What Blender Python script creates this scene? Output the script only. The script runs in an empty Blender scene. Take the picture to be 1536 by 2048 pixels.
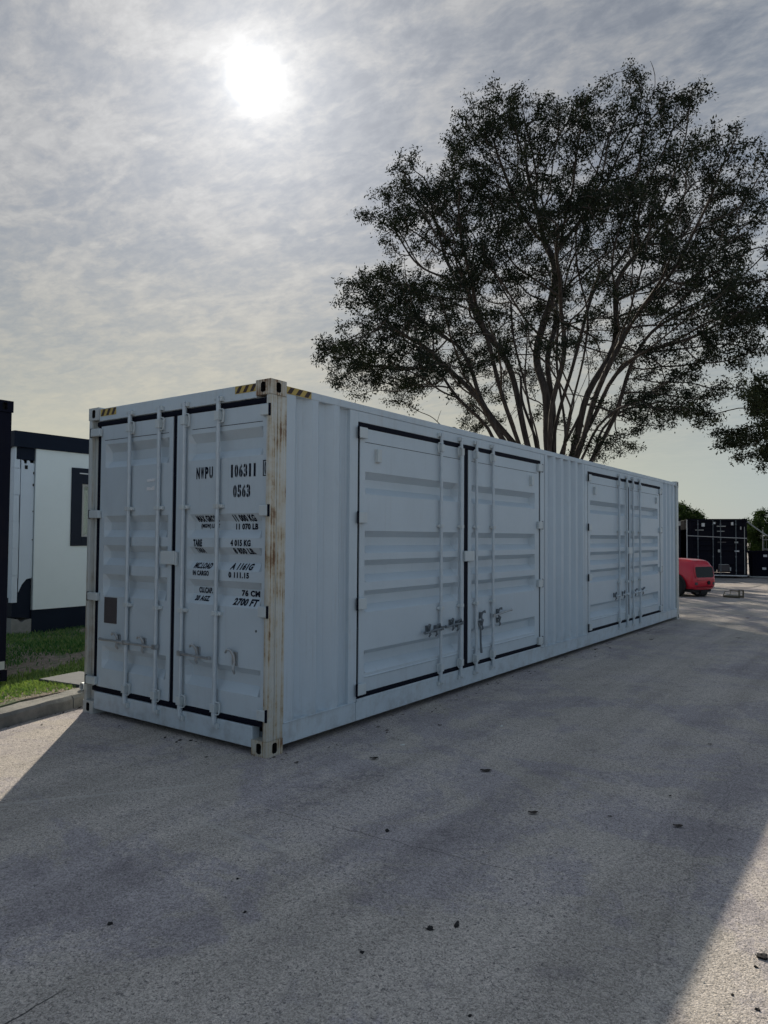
import bpy, bmesh, math, random
import numpy as np
from mathutils import Vector, Matrix
R = math.radians
random.seed(7); rng = np.random.default_rng(7)
scene = bpy.context.scene
COL = scene.collection

# ------------------------------------------------------------------ camera
cam_d = bpy.data.cameras.new("camera"); cam = bpy.data.objects.new("camera", cam_d); COL.objects.link(cam)
cam_d.sensor_fit = 'VERTICAL'; cam_d.sensor_height = 36.0; cam_d.sensor_width = 27.0
cam_d.lens = 25.546; cam_d.clip_start = 0.05; cam_d.clip_end = 3000
YAW, PIT, ROL = -0.62566, 0.034735, 0.006814
_f = Vector((math.sin(YAW)*math.cos(PIT), math.cos(YAW)*math.cos(PIT), math.sin(PIT)))
_r = Vector((math.cos(YAW), -math.sin(YAW), 0)); _u = _r.cross(_f)
_r2 = math.cos(ROL)*_r + math.sin(ROL)*_u; _u2 = -math.sin(ROL)*_r + math.cos(ROL)*_u
M4 = Matrix((( _r2.x, _u2.x, -_f.x, 3.9605), (_r2.y, _u2.y, -_f.y, -3.9833), (_r2.z, _u2.z, -_f.z, 1.6774), (0, 0, 0, 1)))
cam.matrix_world = M4
scene.camera = cam

# ------------------------------------------------------------------ sun, sky, exposure
SUN = Vector((-0.6121, 0.5836, 0.5336)).normalized()
SUN_STRENGTH = 2.35
EXPOSURE = 0.84
sl = bpy.data.lights.new("sun", 'SUN'); sl.energy = SUN_STRENGTH; sl.angle = R(0.53); sl.color = (1.0, 0.92, 0.77)
so = bpy.data.objects.new("sun", sl); COL.objects.link(so)
so.rotation_euler = (-SUN).to_track_quat('-Z', 'Y').to_euler(); so.location = (0, 0, 40)

scene.view_settings.view_transform = 'Standard'
scene.view_settings.look = 'None'
scene.view_settings.exposure = EXPOSURE
scene.view_settings.gamma = 1.0
scene.view_settings.use_curve_mapping = False
cy = scene.cycles
cy.max_bounces = 4; cy.diffuse_bounces = 2; cy.glossy_bounces = 2; cy.transmission_bounces = 4; cy.transparent_max_bounces = 4
cy.caustics_reflective = False; cy.caustics_refractive = False
cy.use_adaptive_sampling = True; cy.adaptive_threshold = 0.02


class NT:
    """tiny helper round a node tree"""
    def __init__(s, tree): s.t = tree; s.n = tree.nodes; s.l = tree.links
    def node(s, typ, **kw):
        nd = s.n.new(typ)
        ins = kw.pop('ins', {})
        for k, v in kw.items(): setattr(nd, k, v)
        for k, v in ins.items(): s.set(nd.inputs[k], v)
        return nd
    def set(s, sock, v):
        if isinstance(v, bpy.types.NodeSocket): s.l.new(v, sock)
        else:
            if isinstance(v, tuple) and len(v) == 3 and len(getattr(sock, 'default_value', (0, 0, 0))) == 4: v = v + (1.0,)
            sock.default_value = v
    def math(s, op, a, b=None, c=None, clamp=False):
        nd = s.n.new('ShaderNodeMath'); nd.operation = op; nd.use_clamp = clamp
        s.set(nd.inputs[0], a)
        if b is not None: s.set(nd.inputs[1], b)
        if c is not None: s.set(nd.inputs[2], c)
        return nd.outputs[0]
    def vmath(s, op, a, b=None, out=0):
        nd = s.n.new('ShaderNodeVectorMath'); nd.operation = op
        s.set(nd.inputs[0], a)
        if b is not None: s.set(nd.inputs[1], b)
        return nd.outputs[out]
    def mix(s, f, a, b, mode='MIX'):
        nd = s.n.new('ShaderNodeMix'); nd.data_type = 'RGBA'; nd.blend_type = mode
        s.set(nd.inputs[0], f); s.set(nd.inputs[6], a); s.set(nd.inputs[7], b)
        return nd.outputs[2]
    def noise(s, vec, scale, detail=4.0, rough=0.55, dist=0.0, out=0):
        nd = s.n.new('ShaderNodeTexNoise'); s.l.new(vec, nd.inputs['Vector'])
        nd.inputs['Scale'].default_value = scale; nd.inputs['Detail'].default_value = detail
        nd.inputs['Roughness'].default_value = rough; nd.inputs['Distortion'].default_value = dist
        return nd.outputs[out]
    def voronoi(s, vec, scale, feature='F1', out='Distance'):
        nd = s.n.new('ShaderNodeTexVoronoi'); nd.feature = feature; s.l.new(vec, nd.inputs['Vector'])
        nd.inputs['Scale'].default_value = scale
        return nd.outputs[out]
    def ramp(s, f, lo, hi, a=0.0, b=1.0, smooth=True):
        nd = s.n.new('ShaderNodeMapRange'); nd.interpolation_type = 'SMOOTHSTEP' if smooth else 'LINEAR'
        s.set(nd.inputs[0], f); nd.inputs[1].default_value = lo; nd.inputs[2].default_value = hi
        nd.inputs[3].default_value = a; nd.inputs[4].default_value = b
        return nd.outputs[0]
    def mapping(s, vec, scale=(1, 1, 1), rot=(0, 0, 0), loc=(0, 0, 0)):
        nd = s.n.new('ShaderNodeMapping'); s.l.new(vec, nd.inputs[0])
        nd.inputs['Scale'].default_value = scale; nd.inputs['Rotation'].default_value = rot; nd.inputs['Location'].default_value = loc
        return nd.outputs[0]


def build_world():
    w = bpy.data.worlds.new("World"); scene.world = w; w.use_nodes = True
    w.node_tree.nodes.clear(); t = NT(w.node_tree)
    out = t.node('ShaderNodeOutputWorld')
    sky = t.node('ShaderNodeTexSky', sky_type='NISHITA', sun_disc=False, sun_elevation=math.asin(SUN.z),
                 sun_rotation=math.atan2(SUN.x, SUN.y), air_density=1.0, dust_density=0.4, ozone_density=1.5)
    bgA = t.node('ShaderNodeBackground', ins={'Color': sky.outputs[0], 'Strength': 0.06})
    D = t.node('ShaderNodeTexCoord').outputs['Generated']
    sep = t.node('ShaderNodeSeparateXYZ', ins={0: D})
    zz = t.math('MAXIMUM', sep.outputs[2], 0.0)
    den = t.math('ADD', zz, 0.16)
    comb = t.node('ShaderNodeCombineXYZ', ins={0: t.math('DIVIDE', sep.outputs[0], den), 1: t.math('DIVIDE', sep.outputs[1], den), 2: 0.0})
    P = comb.outputs[0]
    # cloud sheet seen from below: broad banks, small rippled puffs, streaks
    big = t.noise(t.mapping(P, scale=(1.0, 1.7, 1.0), rot=(0, 0, R(20))), 0.9, 5, 0.55, 0.3)
    puff = t.noise(t.mapping(P, scale=(1.0, 1.45, 1.0), rot=(0, 0, R(-25)), loc=(3.1, 0.4, 0)), 5.5, 8, 0.63, 0.35)
    fine = t.noise(t.mapping(P, scale=(1.0, 1.6, 1.0), rot=(0, 0, R(-20)), loc=(7, 2, 0)), 21.0, 5, 0.62, 0.3)
    c1 = t.ramp(puff, 0.40, 0.64)
    c2 = t.ramp(big, 0.34, 0.62)
    c3 = t.ramp(fine, 0.33, 0.70)
    cl = t.math('ADD', t.math('MULTIPLY', c1, 0.46), t.math('ADD', t.math('MULTIPLY', c2, 0.28), t.math('MULTIPLY', c3, 0.30)))
    # the cloud sheet gets even towards the horizon
    hz = t.ramp(zz, 0.02, 0.42)
    cl = t.math('ADD', t.math('MULTIPLY', cl, hz), t.math('MULTIPLY', t.math('SUBTRACT', 1.0, hz), 0.55))
    # angle from the sun -> light scattered forward through the thin cloud
    ca = t.vmath('DOT_PRODUCT', D, tuple(SUN), out=1)
    ang = t.math('ARCCOSINE', t.math('MINIMUM', ca, 0.999999))
    core = t.math('MULTIPLY', t.math('POWER', 2.71828, t.math('MULTIPLY', t.math('POWER', t.math('DIVIDE', ang, 0.020), 2.0), -1.0)), 1.6)
    halo = t.math('MULTIPLY', t.math('POWER', 2.71828, t.math('MULTIPLY', t.math('DIVIDE', ang, 0.030), -1.0)), 0.14)
    wide = t.math('MULTIPLY', t.math('POWER', 2.71828, t.math('MULTIPLY', t.math('DIVIDE', ang, 0.150), -1.0)), 0.33)
    bright = t.math('MULTIPLY_ADD', cl, 0.150, 0.098)
    bright = t.math('MULTIPLY', bright, t.ramp(zz, 0.0, 0.45, 1.30, 1.0))
    lit = t.math('ADD', bright, t.math('MULTIPLY', wide, t.math('MULTIPLY_ADD', cl, 0.35, 0.80)))
    crm = t.math('MULTIPLY', t.ramp(zz, 0.44, 0.02), t.ramp(ang, 1.0, 0.55, 0.25, 1.0))
    tint = t.mix(crm, (0.985, 1.0, 1.02), (1.19, 1.10, 0.80))
    tint = t.mix(t.ramp(ang, 0.40, 1.05), tint, t.mix(1.0, tint, (0.80, 0.985, 1.22), 'MULTIPLY'))
    tint = t.mix(1.0, tint, t.mix(t.ramp(cl, 0.15, 0.75), (0.965, 0.995, 1.035), (1.015, 1.0, 0.98)), 'MULTIPLY')     # bluer in the gaps
    ccol = t.mix(1.0, tint, t.node('ShaderNodeCombineXYZ', ins={0: lit, 1: lit, 2: lit}).outputs[0], 'MULTIPLY')
    glow = t.math('ADD', core, halo)
    gcol = t.mix(1.0, (1.0, 0.985, 0.93), t.node('ShaderNodeCombineXYZ', ins={0: glow, 1: glow, 2: glow}).outputs[0], 'MULTIPLY')
    ccol = t.mix(1.0, ccol, gcol, 'ADD')
    bgB = t.node('ShaderNodeBackground', ins={'Color': ccol, 'Strength': 1.0})
    ms = t.node('ShaderNodeMixShader', ins={0: t.math('MULTIPLY_ADD', cl, 0.16, 0.80)})
    t.l.new(bgA.outputs[0], ms.inputs[1]); t.l.new(bgB.outputs[0], ms.inputs[2])
    t.l.new(ms.outputs[0], out.inputs[0])
    w.cycles.sampling_method = 'MANUAL'; w.cycles.sample_map_resolution = 512
build_world()

# ------------------------------------------------------------------ materials
MATS = {}
def new_mat(name):
    m = bpy.data.materials.new(name); m.use_nodes = True; m.node_tree.nodes.clear()
    t = NT(m.node_tree); o = t.node('ShaderNodeOutputMaterial'); b = t.node('ShaderNodeBsdfPrincipled')
    t.l.new(b.outputs[0], o.inputs[0]); MATS[name] = m
    return m, t, b, o
def geo_pos(t): return t.node('ShaderNodeNewGeometry').outputs['Position']
def bump(t, b, h, strength=0.3, dist=0.01):
    nd = t.node('ShaderNodeBump', ins={'Strength': strength, 'Distance': dist, 'Height': h}); t.l.new(nd.outputs[0], b.inputs['Normal'])

def simple(name, col, rough=0.6, metal=0.0, var=0.12, scale=8.0, bmp=0.0, spec=None):
    m, t, b, o = new_mat(name); P = geo_pos(t)
    n = t.noise(P, scale, 5, 0.6)
    k = t.math('MULTIPLY_ADD', t.math('SUBTRACT', n, 0.5), var*2, 1.0)
    c = t.mix(1.0, col, t.node('ShaderNodeCombineXYZ', ins={0: k, 1: k, 2: k}).outputs[0], 'MULTIPLY')
    t.set(b.inputs['Base Color'], c)
    b.inputs['Roughness'].default_value = rough; b.inputs['Metallic'].default_value = metal
    if spec is not None: b.inputs['Specular IOR Level'].default_value = spec
    if bmp: bump(t, b, n, bmp, 0.01)
    return m

def paint(name, col, rust=0.0, dirt=0.5, rough=0.38, wob=0.12, bias=0.0):
    """weathered container paint: patchy chalking, vertical run-off streaks, chips and rust"""
    m, t, b, o = new_mat(name); P = geo_pos(t)
    n1 = t.noise(P, 1.3, 5, 0.6)
    n2 = t.noise(t.mapping(P, scale=(22, 22, 0.8)), 1.0, 5, 0.65)      # run-off streaks
    n3 = t.noise(P, 40, 4, 0.6)
    k = t.math('ADD', t.math('MULTIPLY_ADD', n1, 0.22, 0.89), t.math('MULTIPLY', t.math('SUBTRACT', n3, 0.5), 0.06))
    c = t.mix(1.0, col, t.node('ShaderNodeCombineXYZ', ins={0: k, 1: k, 2: k}).outputs[0], 'MULTIPLY')
    st = t.math('MULTIPLY', t.ramp(n2, 0.55, 0.80), 0.30*dirt)
    c = t.mix(st, c, (0.22, 0.205, 0.17))
    # grime splashed up from the ground
    z = t.node('ShaderNodeSeparateXYZ', ins={0: P}).outputs[2]
    gr = t.math('MULTIPLY', t.ramp(z, 0.55, 0.05), t.math('MULTIPLY', t.ramp(t.noise(P, 6, 6, 0.7), 0.42, 0.70), 0.5*dirt))
    c = t.mix(gr, c, (0.16, 0.145, 0.12))
    # tiny chips
    ch = t.ramp(t.noise(P, 19, 6, 0.75), 0.735, 0.765)
    c = t.mix(t.math('MULTIPLY', ch, 0.55), c, (0.14, 0.085, 0.05))
    sm = t.noise(t.mapping(P, scale=(1, 1, 0.45), loc=(5, 5, 5)), 3.2, 6, 0.68, 0.8)
    c = t.mix(t.math('MULTIPLY', t.ramp(sm, 0.57, 0.72), 0.22*dirt), c, (0.30, 0.29, 0.26))       # smudges and handling marks
    sc = t.noise(t.mapping(P, scale=(2.2, 2.2, 30)), 1.6, 4, 0.6, 1.0)
    c = t.mix(t.math('MULTIPLY', t.ramp(sc, 0.70, 0.76), 0.22*dirt), c, (0.75, 0.77, 0.78))          # rubbed scratches
    rr = rough
    if rust > 0:
        r1 = t.noise(t.mapping(P, scale=(60, 60, 0.8)), 1.0, 6, 0.6)
        r2 = t.noise(P, 2.3, 6, 0.7)
        rs = t.math('MULTIPLY_ADD', r1, 0.55, t.math('MULTIPLY', r2, 0.75))
        wash = t.math('MULTIPLY', t.ramp(rs, 0.60-bias, 0.80-bias), min(1.0, 0.62*rust))
        c = t.mix(wash, c, (0.44, 0.33, 0.165))
        deep = t.math('MULTIPLY', t.ramp(rs, 0.715-bias, 0.82-bias), min(1.0, 0.95*rust))
        c = t.mix(deep, c, (0.15, 0.065, 0.022))
    t.set(b.inputs['Base Color'], c)
    b.inputs['Roughness'].default_value = rr; b.inputs['Specular IOR Level'].default_value = 0.5
    hh = t.math('ADD', t.math('MULTIPLY', t.noise(t.mapping(P, scale=(1, 1, 0.6)), 2.2, 2, 0.5), 1.0), t.math('MULTIPLY', n3, 0.03))
    bump(t, b, hh, wob, 0.05)
    return m

PAINT = (0.525, 0.605, 0.66)
paint('door_paint', PAINT, 0.0, 0.45)
paint('wall_paint', (0.505, 0.585, 0.645), 0.0, 0.7)
paint('rail_paint', PAINT, 0.10, 0.6)
paint('post_paint', (0.56, 0.57, 0.53), 1.3, 0.8, bias=0.040)
paint('post_clean', (0.50, 0.53, 0.52), 0.35, 0.7)
paint('casting_paint', (0.50, 0.50, 0.46), 1.1, 0.9, bias=0.085)
paint('hinge_paint', (0.56, 0.62, 0.64), 0.16, 0.5)
paint('navy_paint', (0.004, 0.005, 0.013), 0.02, 0.04, 0.6)
paint('navy_deep', (0.003, 0.004, 0.013), 0.01, 0.03, 0.7)
for _n in ('navy_paint', 'navy_deep'):
    MATS[_n].node_tree.nodes['Principled BSDF'].inputs['Specular IOR Level'].default_value = 0.12
simple('galv', (0.40, 0.42, 0.43), 0.42, 0.55, 0.3, 25)
simple('bar_paint', (0.52, 0.585, 0.63), 0.42, 0.15, 0.18, 14)
simple('steel_dark', (0.15, 0.175, 0.195), 0.5, 0.3, 0.4, 30)
simple('rubber', (0.004, 0.005, 0.013), 0.7, 0.0, 0.25, 20, 0.0, 0.12)
simple('black', (0.004, 0.004, 0.005), 0.8, 0.0, 0.1, 10)
simple('letter', (0.006, 0.008, 0.020), 0.6, 0.0, 0.3, 30, 0.0, 0.15)
simple('haz_yellow', (0.50, 0.36, 0.085), 0.5, 0.0, 0.25, 20)
simple('haz_black', (0.035, 0.012, 0.008), 0.5, 0.0, 0.3, 20)
simple('placard', (0.075, 0.066, 0.07), 0.6, 0.0, 0.2, 20)
simple('sticker', (0.72, 0.74, 0.76), 0.5, 0.0, 0.1, 30)
simple('cabin_white', (0.80, 0.86, 0.85), 0.55, 0.0, 0.06, 2.0)
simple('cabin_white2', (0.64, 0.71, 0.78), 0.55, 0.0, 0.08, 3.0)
simple('cabin_dark', (0.006, 0.012, 0.026), 0.6, 0.0, 0.15, 3.0, 0.0, 0.15)
simple('cabin_frame', (0.010, 0.016, 0.030), 0.5, 0.0, 0.15, 3.0, 0.0, 0.2)
simple('reveal', (0.44, 0.44, 0.41), 0.6, 0.0, 0.1, 6.0)
simple('blind', (0.52, 0.50, 0.43), 0.7, 0.0, 0.1, 6.0)
simple('white_plastic', (0.68, 0.69, 0.70), 0.5, 0.0, 0.12, 10)
simple('tarp', (0.45, 0.46, 0.45), 0.6, 0.0, 0.2, 5)
simple('tyre', (0.012, 0.012, 0.013), 0.8, 0.0, 0.3, 30, 0.3)
simple('rim', (0.30, 0.30, 0.31), 0.4, 0.6, 0.3, 20)
simple('timber', (0.10, 0.085, 0.055), 0.8, 0.0, 0.4, 15, 0.4)
simple('timber_pale', (0.30, 0.27, 0.20), 0.8, 0.0, 0.4, 15, 0.4)
simple('dead_leaf', (0.030, 0.021, 0.015), 0.8, 0.0, 0.5, 40)
simple('dark_clod', (0.015, 0.013, 0.013), 0.9, 0.0, 0.5, 60, 0.5)
simple('pale_chip', (0.62, 0.62, 0.58), 0.7, 0.0, 0.2, 60, 0.4)
simple('slab', (0.055, 0.062, 0.072), 0.8, 0.0, 0.35, 9, 0.4)
simple('block', (0.26, 0.255, 0.24), 0.9, 0.0, 0.3, 12, 0.5)

def mk_red():
    m, t, b, o = new_mat('red_paint')
    t.set(b.inputs['Base Color'], (0.60, 0.012, 0.035)); b.inputs['Roughness'].default_value = 0.32
    b.inputs['Coat Weight'].default_value = 0.4; b.inputs['Coat Roughness'].default_value = 0.15
    P = geo_pos(t); bump(t, b, t.noise(P, 3, 2), 0.08, 0.05)
mk_red()
def mk_glass():
    m, t, b, o = new_mat('dark_glass')
    t.set(b.inputs['Base Color'], (0.008, 0.012, 0.013)); b.inputs['Roughness'].default_value = 0.12
    b.inputs['Specular IOR Level'].default_value = 0.2
    m, t, b, o = new_mat('window_glass')
    tr = t.node('ShaderNodeBsdfTransparent', ins={0: (0.80, 0.86, 0.84)}); gl = t.node('ShaderNodeBsdfGlossy', ins={'Roughness': 0.04})
    ms = t.node('ShaderNodeMixShader', ins={0: 0.10}); t.l.new(tr.outputs[0], ms.inputs[1]); t.l.new(gl.outputs[0], ms.inputs[2]); t.l.new(ms.outputs[0], o.inputs[0])
mk_glass()

def line_mask(t, P, n, a, b, width, wob=0.02, sx=1.0):
    """distance to the segment a-b on the ground (metres) -> thin irregular line; n is a shared wobble noise"""
    ax, ay = a; bx, by = b; L = math.hypot(bx-ax, by-ay); ux, uy = (bx-ax)/L, (by-ay)/L
    q = t.vmath('SUBTRACT', P, (ax, ay, 0.0))
    along = t.vmath('DOT_PRODUCT', q, (ux, uy, 0.0), out=1)
    perp = t.math('MULTIPLY_ADD', n, wob*8*sx, t.vmath('DOT_PRODUCT', q, (-uy, ux, 0.0), out=1))
    perp = t.math('ABSOLUTE', perp)
    inside = t.ramp(t.math('ABSOLUTE', t.math('SUBTRACT', along, L/2)), L/2+0.05, L/2-0.05)
    return t.math('MULTIPLY', t.ramp(perp, width, width*0.3), inside)

def mk_ground():
    m, t, b, o = new_mat('yard_surface'); P = geo_pos(t)
    n1 = t.noise(t.mapping(P, rot=(0, 0, 0.6), scale=(1, 1.3, 1)), 0.50, 7, 0.66, 0.6)     # broad worn and damp areas
    n2 = t.noise(P, 3.0, 5, 0.66)
    n3 = t.noise(P, 19, 3, 0.7)
    nw = t.noise(t.mapping(P, loc=(9, 4, 0)), 1.15, 6, 0.72, 0.6)
    vo = t.node('ShaderNodeTexVoronoi', ins={'Vector': P, 'Scale': 130.0})
    v2 = t.node('ShaderNodeTexVoronoi', ins={'Vector': P, 'Scale': 260.0})
    agg = vo.outputs['Distance']
    g = t.node('ShaderNodeSeparateColor', ins={0: vo.outputs['Color']}).outputs[0]
    g2 = t.node('ShaderNodeSeparateColor', ins={0: v2.outputs['Color']}).outputs[1]
    warm = (0.455, 0.404, 0.355); cool = (0.390, 0.348, 0.342); pale = (0.535, 0.472, 0.418); dark = (0.262, 0.232, 0.236)
    c = t.mix(t.ramp(t.math('MULTIPLY_ADD', n2, 0.16, n1), 0.555, 0.605), cool, warm)
    c = t.mix(t.math('MULTIPLY', t.ramp(n1, 0.44, 0.34), 0.7), c, dark)
    # worn lighter skin with ragged edges
    wear = t.math('MULTIPLY', t.ramp(t.math('MULTIPLY_ADD', n3, 0.35, t.math('MULTIPLY', nw, 0.75)), 0.535, 0.585), 0.6)
    c = t.mix(wear, c, pale)
    c = t.mix(t.math('MULTIPLY', t.ramp(n2, 0.56, 0.70), 0.45), c, dark)
    c = t.mix(t.math('MULTIPLY', t.ramp(nw, 0.40, 0.30), 0.55), c, dark)
    # stones showing in the surface
    k = t.math('ADD', t.math('MULTIPLY_ADD', g, 0.56, 0.70), t.math('MULTIPLY_ADD', g2, 0.52, -0.26))
    trk = t.noise(t.mapping(P, scale=(2.6, 0.16, 1), rot=(0, 0, R(-6))), 1.0, 5, 0.6, 0.2)            # wheel tracks along the yard
    k = t.math('MULTIPLY', k, t.ramp(trk, 0.30, 0.70, 0.86, 1.12))
    c = t.mix(1.0, c, t.node('ShaderNodeCombineXYZ', ins={0: k, 1: k, 2: k}).outputs[0], 'MULTIPLY')
    pn = t.noise(t.mapping(P, loc=(1, 7, 0)), 52, 3, 0.75, 0.6)                       # gaps between the stones, more of them where the skin has worn
    pit = t.math('MAXIMUM', t.ramp(n3, 0.63, 0.71), t.ramp(t.math('MULTIPLY_ADD', nw, 0.22, pn), 0.700, 0.755))
    c = t.mix(t.math('MULTIPLY', pit, 0.72), c, (0.085, 0.080, 0.080))
    # scuffs and cracks of this yard
    wb = t.math('SUBTRACT', n2, 0.5)
    lt = t.math('MULTIPLY', line_mask(t, P, wb, (-0.9, -2.02), (0.1, -0.62), 0.030, 0.010), 0.40)
    lt = t.math('MAXIMUM', lt, t.math('MULTIPLY', line_mask(t, P, wb, (0.55, -1.09), (1.25, -1.09), 0.028, 0.012, -1), 0.35))
    c = t.mix(lt, c, (0.60, 0.56, 0.50))
    cr = line_mask(t, P, wb, (1.44, -2.9), (1.41, -2.45), 0.006, 0.008)
    cr = t.math('MAXIMUM', cr, t.math('MULTIPLY', line_mask(t, P, wb, (0.70, -0.73), (2.4, -0.57), 0.006, 0.014, -1), 0.6))
    cr = t.math('MAXIMUM', cr, t.math('MULTIPLY', line_mask(t, P, wb, (3.15, -1.9), (2.85, 3.0), 0.006, 0.03), 0.35))
    c = t.mix(t.math('MULTIPLY', cr, 0.85), c, (0.03, 0.028, 0.028))
    t.set(b.inputs['Base Color'], c)
    b.inputs['Roughness'].default_value = 0.92; b.inputs['Specular IOR Level'].default_value = 0.25
    h = t.math('MULTIPLY_ADD', agg, -0.8, t.math('MULTIPLY', pn, -1.2))
    bump(t, b, h, 0.6, 0.006)
mk_ground()

def mk_kerb():
    m, t, b, o = new_mat('kerb_concrete'); P = geo_pos(t)
    n = t.noise(P, 5, 7, 0.7); n2 = t.noise(P, 40, 5, 0.7)
    c = t.mix(t.ramp(n, 0.35, 0.65), (0.17, 0.165, 0.15), (0.30, 0.285, 0.255))
    c = t.mix(t.math('MULTIPLY', t.ramp(n2, 0.55, 0.75), 0.5), c, (0.07, 0.065, 0.055))
    t.set(b.inputs['Base Color'], c); b.inputs['Roughness'].default_value = 0.95
    bump(t, b, t.math('ADD', n, t.math('MULTIPLY', n2, 0.4)), 0.7, 0.02)
mk_kerb()
def mk_soil():
    m, t, b, o = new_mat('lawn_soil'); P = geo_pos(t)
    n = t.noise(P, 1.8, 7, 0.7); n2 = t.noise(P, 25, 5, 0.7)
    c = t.mix(t.ramp(n2, 0.35, 0.7), (0.16, 0.125, 0.10), (0.34, 0.28, 0.225))
    c = t.mix(t.math('MULTIPLY', t.ramp(n, 0.5, 0.62), 0.7), c, (0.06, 0.12, 0.04))
    t.set(b.inputs['Base Color'], c); b.inputs['Roughness'].default_value = 1.0
    bump(t, b, n2, 0.8, 0.03)
mk_soil()
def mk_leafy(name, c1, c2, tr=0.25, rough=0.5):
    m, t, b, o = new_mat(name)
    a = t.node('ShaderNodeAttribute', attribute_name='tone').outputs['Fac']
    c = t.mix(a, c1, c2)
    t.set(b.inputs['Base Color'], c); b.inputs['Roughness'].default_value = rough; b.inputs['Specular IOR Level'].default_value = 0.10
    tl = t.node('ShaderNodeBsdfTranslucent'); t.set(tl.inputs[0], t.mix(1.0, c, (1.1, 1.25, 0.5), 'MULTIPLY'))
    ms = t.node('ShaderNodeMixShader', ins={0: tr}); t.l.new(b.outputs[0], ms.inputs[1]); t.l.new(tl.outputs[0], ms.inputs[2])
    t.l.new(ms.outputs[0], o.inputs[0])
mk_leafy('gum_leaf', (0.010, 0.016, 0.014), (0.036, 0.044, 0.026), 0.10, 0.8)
mk_leafy('olive_leaf', (0.018, 0.026, 0.017), (0.058, 0.066, 0.034), 0.15, 0.8)
mk_leafy('bush_leaf', (0.014, 0.028, 0.010), (0.050, 0.080, 0.022), 0.2, 0.8)
mk_leafy('grass_blade', (0.050, 0.150, 0.055), (0.330, 0.400, 0.150), 0.3, 0.8)
def mk_bark():
    m, t, b, o = new_mat('bark'); P = geo_pos(t)
    n = t.noise(t.mapping(P, scale=(9, 9, 1.2)), 1.0, 6, 0.65)
    c = t.mix(t.ramp(n, 0.35, 0.7), (0.040, 0.033, 0.030), (0.110, 0.092, 0.082))
    t.set(b.inputs['Base Color'], c); b.inputs['Roughness'].default_value = 0.9
    bump(t, b, n, 0.6, 0.04)
mk_bark()

# ------------------------------------------------------------------ mesh helpers
def link(o, parent=None):
    COL.objects.link(o)
    if parent is not None: o.parent = parent
    return o
def tag(o, label=None, cat=None, group=None, kind=None):
    if label: o['label'] = label
    if cat: o['category'] = cat
    if group: o['group'] = group
    if kind: o['kind'] = kind
    return o
def empty(name, loc=(0, 0, 0), rz=0.0, label=None, cat=None, group=None):
    o = bpy.data.objects.new(name, None); o.empty_display_size = 0.2
    o.location = loc; o.rotation_euler = (0, 0, rz); COL.objects.link(o)
    return tag(o, label, cat, group)

IDN = lambda a, d, z: (a, d, z)
END = lambda a, d, z: (a, d, z)             # end wall: a = x, d = depth inwards (+y)
SIDE = lambda a, d, z: (-d, a, z)           # long side: a = y, d = depth inwards (-x)

class MB:
    def __init__(s, f=IDN): s.v = []; s.fc = []; s.mi = []; s.f = f
    def add(s, vs, fs, mi=0):
        k = len(s.v); s.v += [s.f(*p) for p in vs]; s.fc += [tuple(i+k for i in q) for q in fs]; s.mi += [mi]*len(fs)
        return s
    def box(s, a0, a1, d0, d1, z0, z1, mi=0):
        vs = [(a0, d0, z0), (a1, d0, z0), (a1, d1, z0), (a0, d1, z0), (a0, d0, z1), (a1, d0, z1), (a1, d1, z1), (a0, d1, z1)]
        return s.add(vs, [(0, 3, 2, 1), (4, 5, 6, 7), (0, 1, 5, 4), (1, 2, 6, 5), (2, 3, 7, 6), (3, 0, 4, 7)], mi)
    def tube(s, pts, r, n=8, cap=True, mi=0):
        pts = [Vector(p) for p in pts]; rs = r if isinstance(r, (list, tuple)) else [r]*len(pts)
        vs = []; fs = []; ref = None
        for i, p in enumerate(pts):
            d = (pts[min(i+1, len(pts)-1)] - pts[max(i-1, 0)]).normalized()
            if ref is None: ref = Vector((0, 0, 1)) if abs(d.z) < 0.9 else Vector((1, 0, 0))
            x = (ref - d*ref.dot(d)).normalized(); ref = x; y = d.cross(x)
            for j in range(n):
                a = 2*math.pi*j/n; q = p + rs[i]*(math.cos(a)*x + math.sin(a)*y); vs.append(tuple(q))
        for i in range(len(pts)-1):
            for j in range(n):
                fs.append((i*n+j, i*n+(j+1) % n, (i+1)*n+(j+1) % n, (i+1)*n+j))
        if cap: fs.append(tuple(range(n-1, -1, -1))); fs.append(tuple(range((len(pts)-1)*n, len(pts)*n)))
        return s.add(vs, fs, mi)
    def prism(s, poly, d0, d1, mi=0):
        """poly in (a,z), extruded in depth"""
        n = len(poly); vs = [(a, d0, z) for a, z in poly] + [(a, d1, z) for a, z in poly]
        fs = [tuple(range(n)), tuple(range(2*n-1, n-1, -1))] + [(i, i+n, (i+1) % n+n, (i+1) % n) for i in range(n)]
        return s.add(vs, fs, mi)
    def build(s, name, mats, parent=None, bevel=0.0, seg=1, smooth=True, ang=35):
        me = bpy.data.meshes.new(name); me.from_pydata(s.v, [], s.fc)
        ml = mats if isinstance(mats, (list, tuple)) else [mats]
        for m in ml: me.materials.append(MATS[m])
        if len(ml) > 1: me.polygons.foreach_set('material_index', s.mi)
        bm = bmesh.new(); bm.from_mesh(me)
        bmesh.ops.recalc_face_normals(bm, faces=bm.faces)
        if bevel > 0: bmesh.ops.bevel(bm, geom=list(bm.edges), offset=bevel, segments=seg, affect='EDGES', profile=0.5, clamp_overlap=True)
        bm.to_mesh(me); bm.free()
        if smooth:
            me.polygons.foreach_set('use_smooth', [True]*len(me.polygons)); me.set_sharp_from_angle(angle=R(ang))
        o = bpy.data.objects.new(name, me); link(o, parent)
        return o

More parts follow.
